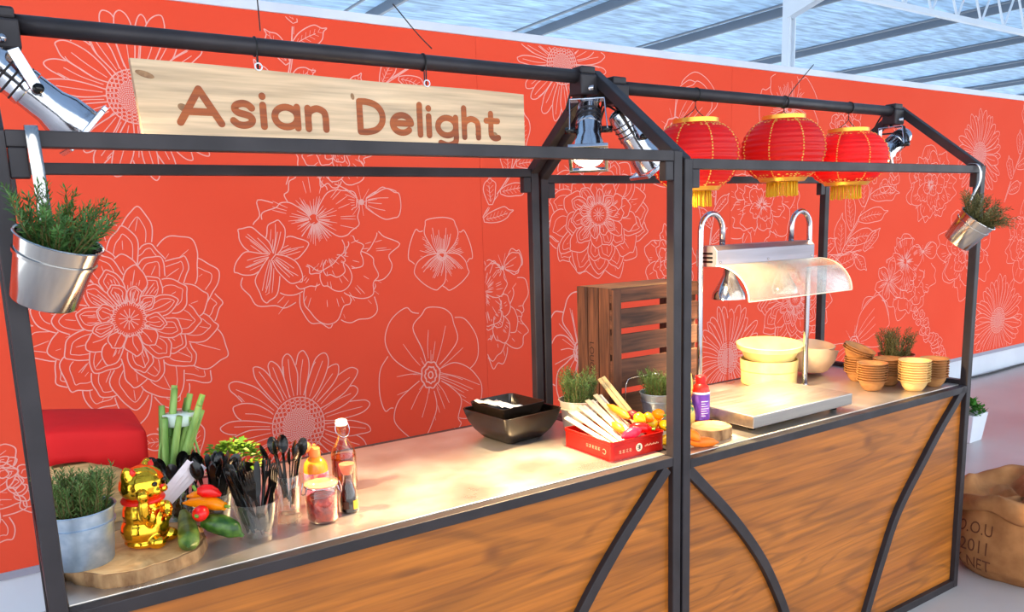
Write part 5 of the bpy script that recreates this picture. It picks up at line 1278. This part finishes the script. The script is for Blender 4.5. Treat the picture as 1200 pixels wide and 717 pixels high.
# bowls
palm = mat('palm leaf', rgb(.72, .50, .29), .6, col2=rgb(.54, .34, .18), scale=(14, 14, 40), detail=5, lo=.35, hi=.7)
palm_lt = mat('pale palm leaf', rgb(.90, .76, .50), .6, col2=rgb(.82, .64, .38), scale=(14, 14, 40), detail=5, lo=.35, hi=.7)
bamboo_w = mat('cream bamboo', rgb(.94, .86, .58), .5, col2=rgb(.90, .80, .50), scale=(10, 10, 10))
def bowl_mesh(r, h, m, seed, r0=.42):
    ph = random.Random(seed).uniform(0, 6)
    prof = [(.0001, 0), (r * r0, 0), (r * (r0 + .12), h * .06), (r * .72, h * .42), (r * .83, h * .80), (r * .90, h * .90), (r * 1.0, h * .955), (r * 1.0, h), (r * .96, h * 1.01), (r * .865, h * .94), (r * .80, h * .82), (r * .69, h * .45), (r * (r0 + .08), h * .12), (.0001, h * .09)]
    return MB().lathe(prof, 30, warp=lambda a, z: 1 + .012 * math.sin(3 * a + ph) + .008 * math.sin(7 * a)).build('palm_bowl', m, None, smooth=True, world=False, autos=60)
def stack(base, n, r, h, dz, m, label, top_label, grp, seed, top_tilt=None):
    first = bowl_mesh(r, h, m, seed); rn = random.Random(seed)
    for k in range(n):
        o = first if k == 0 else first.copy()
        if k: COL.objects.link(o)
        o.location = Vector(base) + Vector((rn.uniform(-.0002, .0002), rn.uniform(-.0002, .0002), dz * k)); o.rotation_euler = (rn.uniform(-.009, .009) if k else 0, rn.uniform(-.009, .009) if k else 0, seed * 1.3 + rn.uniform(-.06, .06))
        tag(o, label, 'bowl', grp)
        if k == n - 1: tag(o, top_label); o.rotation_euler = top_tilt or o.rotation_euler
stack((3.115, .215, ZR), 8, .064, .048, .0106, palm, 'brown palm-leaf bowl in the stack nearest the warming plate', 'topmost palm-leaf bowl of the stack nearest the warming plate', 'stack nearest the warming plate', 1)
stack((3.250, .368, ZR), 7, .064, .048, .0106, palm, 'brown palm-leaf bowl in the stack below the tipped bowls', 'palm-leaf bowl right under the two tipped bowls', 'stack under the tipped bowls', 2)
def full_bvh(o):
    mw = Matrix.Translation(o.location) @ o.rotation_euler.to_matrix().to_4x4(); return BVHTree.FromPolygons([mw @ v.co for v in o.data.vertices], [tuple(p.vertices) for p in o.data.polygons])
def rest_on(o, others, step=.0006):
    """lift a piece until it just rests on the pieces under it"""
    tr = [full_bvh(q) for q in others]
    for k in range(140):
        b = full_bvh(o)
        if not any(b.overlap(t_) for t_ in tr): break
        o.location.z += step
    o.location.z -= step * .5
UNDER = [o for o in COL.objects if o.name.startswith('palm_bowl')]
for k in range(3):
    o = bowl_mesh(.072, .045, palm, 20 + k); o.rotation_euler = (.34, .15, 0); o.location = Vector((3.244, .388, ZR + .07)) + o.rotation_euler.to_matrix() @ Vector((0, 0, .0125 * k)); rest_on(o, UNDER); UNDER.append(o)
    tag(o, ['lowest tipped palm-leaf bowl on the rear bowl stack', 'middle tipped palm-leaf bowl on the rear bowl stack', 'uppermost tipped palm-leaf bowl on the rear bowl stack'][k], 'bowl', 'tipped bowls')
stack((3.268, .2325, ZR), 8, .064, .048, .0106, palm, 'brown palm-leaf bowl in the stack in front of the terracotta pot', 'topmost bowl of the stack in front of the terracotta pot', 'stack in front of the terracotta pot', 3)
stack((3.240, .098, ZR), 9, .066, .048, .0108, palm_lt, 'pale palm-leaf bowl in the tallest stack at the front edge', 'topmost pale palm-leaf bowl of the tallest stack', 'tallest bowl stack', 4)
stack((3.385, .090, ZR), 8, .060, .048, .0112, palm, 'brown palm-leaf bowl in the stack by the end post', 'topmost palm-leaf bowl of the stack by the end post', 'stack by the end post', 5)
# big cream bowls
o = MB().lathe([(.0001, 0), (.118, 0), (.124, .006), (.126, .060), (.122, .064), (.128, .068), (.130, .115), (.126, .116), (.122, .07), (.0001, .062)], 40).build('bamboo_steamer', bamboo_w, None, smooth=True, world=False, autos=40); o.location = (2.914, .606, ZR); tag(o, 'round cream steamer drum under a wide bowl behind the plate', 'steamer')
o = MB().lathe([(.0001, 0), (.10, 0), (.112, .005), (.128, .040), (.148, .052), (.150, .072), (.145, .074), (.124, .045), (.098, .012), (.0001, .010)], 40).build('wide_bowl', bamboo_w, None, smooth=True, world=False, autos=40); o.location = (2.914, .606, ZR + .116); o.rotation_euler = (.06, -.04, 0); tag(o, 'wide cream bowl sitting on the steamer drum', 'bowl')
o = MB().lathe([(.0001, 0), (.052, 0), (.075, .012), (.108, .060), (.122, .110), (.119, .111), (.104, .062), (.072, .018), (.0001, .008)], 36, warp=lambda a, z: 1 + .012 * math.sin(4 * a)).build('deep_bowl', mat('pale beige bowl', rgb(.90, .76, .62), .55, col2=rgb(.86, .70, .55), scale=(8, 8, 8)), None, smooth=True, world=False, autos=60); o.location = (3.205, .590, ZR + .012); o.rotation_euler = (-.10, .14, 0); tag(o, 'deep pale beige bowl tilted beside the steamer drum', 'bowl')
o = MB().lathe([(.0001, .004), (.040, 0), (.060, .010), (.085, .050), (.098, .088), (.095, .089), (.081, .052), (.057, .016), (.0001, .010)], 36, warp=lambda a, z: 1 + .03 * math.sin(3 * a)).build('deep_bowl', MATS['pale beige bowl'], None, smooth=True, world=False, autos=60); o.location = (3.212, .593, ZR + .045); o.rotation_euler = (.09, -.09, .5); tag(o, 'pale beige bowl nested crooked inside the tilted deep bowl', 'bowl'); rest_on(o, [q for q in COL.objects if q.name == 'deep_bowl'])
# clip at the end of the worktop
t = thing('clip', 'black spring clip with wire loop at the worktop end', 'clip', (3.470, .100, ZR))
MB().loft([[(3.448, .085, ZR), (3.492, .085, ZR), (3.492, .125, ZR), (3.448, .125, ZR)], [(3.455, .098, ZR + .030), (3.485, .098, ZR + .030), (3.485, .112, ZR + .030), (3.455, .112, ZR + .030)]]).build('body', black_pl, t, bevel=.002)
MB().tube(crom([(3.460, .105, ZR + .026), (3.456, .100, ZR + .05), (3.470, .098, ZR + .062), (3.484, .100, ZR + .05), (3.480, .105, ZR + .026)], 5), .0018, 6).build('wire_loop', steel_m, t, smooth=True)

# ================================================================== floor: sack and planter
jute = mat('jute sacking', rgb(.72, .49, .29), .9, col2=rgb(.58, .37, .20), scale=(9, 9, 9), detail=6, bump=.5, bump_scale=420)
SC = Vector((3.965, -.075, FLOOR))
t = thing('burlap_sack', 'brown printed burlap sack with rolled top standing beside the stall', 'sack', SC)
def sack_r(a, z):
    f = z / .44
    base = .285 + .030 * math.sin(PI * min(f, 1)) - .035 * max(0, .12 - f) / .12 - .02 * f
    return base * (1 + .035 * math.sin(3 * a + 1.2 + z * 3) + .022 * math.sin(5 * a + 9 * z) + .012 * math.sin(11 * a - 14 * z) + .010 * math.sin(17 * a + 6 * z) * f)
na, nz_ = 96, 30; mb = MB(); secs = []
for j in range(nz_ + 1):
    z = .345 * j / nz_
    zz = lambda a: z + (.035 * math.sin(2 * a + .5) + .02 * math.sin(5 * a)) * (z / .44) ** 2
    secs.append([SC + Vector((sack_r(a, z) * math.cos(a), sack_r(a, z) * math.sin(a) * .95, zz(a))) for a in [2 * PI * k / na for k in range(na)]])
mb.loft(secs, (True, False)); mb.build('bag', jute, t, smooth=True)
mb = MB(); secs = []
for (kr, dzz) in ((1.0, -.012), (1.07, -.030), (1.11, -.015), (1.10, .020), (1.03, .045), (.95, .046), (.86, .030), (.76, .000), (.62, .012), (.48, -.012), (.28, .006), (.05, -.012)):
    s = []
    for k in range(na):
        a = 2 * PI * k / na; z = .345; zz = z + .035 * math.sin(2 * a + .5) + .02 * math.sin(5 * a)
        w_ = 1 + (.05 * math.sin(7 * a + kr * 9) + .03 * math.sin(13 * a)) * (1 if kr > .85 else 1.6); r = sack_r(a, z) * kr * (1 + .03 * math.sin(9 * a + dzz * 60))
        s.append(SC + Vector((r * math.cos(a), r * math.sin(a) * .95, zz + dzz * w_ + .012 * math.sin(8 * a + 2 + kr * 5) + .010 * math.sin(3 * a + kr * 11))))
    secs.append(s)
mb.loft(secs, (False, True)).build('rolled_top', jute, t, smooth=True, solid=.004)
MB().bar(SC + Vector((-.24, .05, .345)), SC + Vector((-.17, .03, .36)), .05, .004).build('paper_tag', nap, t)
printm = mat('sack print', rgb(.40, .22, .13), .9)
a_c = math.atan2(-.12, -1.3) + 2 * PI - .42
for row, (txt_, z0, sz) in enumerate((('O.O.U', .215, .080), ('-2011', .125, .088), ('K.NET', .045, .080))):
    cu = bpy.data.curves.new('t', 'FONT'); cu.body = txt_; cu.size = sz; cu.align_x = 'CENTER'; cu.resolution_u = 3
    fo = bpy.data.objects.new('t', cu); COL.objects.link(fo); dg = bpy.context.evaluated_depsgraph_get(); me = bpy.data.meshes.new_from_object(fo.evaluated_get(dg)); bpy.data.objects.remove(fo)
    import bmesh
    bm = bmesh.new(); bm.from_mesh(me); bmesh.ops.triangulate(bm, faces=bm.faces[:]); bmesh.ops.subdivide_edges(bm, edges=bm.edges[:], cuts=2, use_grid_fill=True)
    for v in bm.verts:
        a = a_c + v.co.x * .85 / .30; z = z0 + v.co.y; f = z / .44
        r = sack_r(a, z) + .003; zq = z + (.035 * math.sin(2 * a + .5) + .02 * math.sin(5 * a)) * f ** 2
        v.co = Vector((r * math.cos(a), r * math.sin(a) * .95, zq))
    bm.to_mesh(me); bm.free(); me.materials.append(printm)
    lo = bpy.data.objects.new('sack_print', me); COL.objects.link(lo); lo.parent = t

t = thing('planter', 'white tapered planter of low green leaves beyond the stall end', 'planter', (5.98, 1.22, FLOOR))
hw0, hw1, ph_ = .085, .11, .215
MB().loft([[(5.98 + sx * k, 1.22 + sy * k, FLOOR + z) for sx, sy in ((-1, -1), (1, -1), (1, 1), (-1, 1))] for k, z in ((hw0, 0), (hw1, ph_), (hw1 - .012, ph_), (hw1 - .016, ph_ - .02))]).build('pot', white_m, t, bevel=.004)
mb = MB(); rn = random.Random(77)
for k in range(260):
    a = rn.uniform(0, 6.3); el = rn.uniform(0, 1.5); R1 = rn.uniform(.5, 1)
    p = Vector((5.98 + .14 * R1 * math.cos(a) * math.cos(el), 1.22 + .14 * R1 * math.sin(a) * math.cos(el), FLOOR + ph_ - .01 + .10 * R1 * math.sin(el)))
    d = Vector((rn.uniform(-1, 1), rn.uniform(-1, 1), rn.uniform(-.1, .9))).normalized(); s = d.cross(Vector((.3, .2, 1))).normalized(); L_ = rn.uniform(.035, .06)
    mb.add([p, p + d * L_ * .5 + s * L_ * .3, p + d * L_, p + d * L_ * .5 - s * L_ * .3], [(0, 1, 2), (0, 2, 3)])
mb.build('foliage', mat('green leaf', rgb(.16, .42, .12), .5, col2=rgb(.30, .56, .18), scale=(20, 20, 20)), t, kind='stuff')
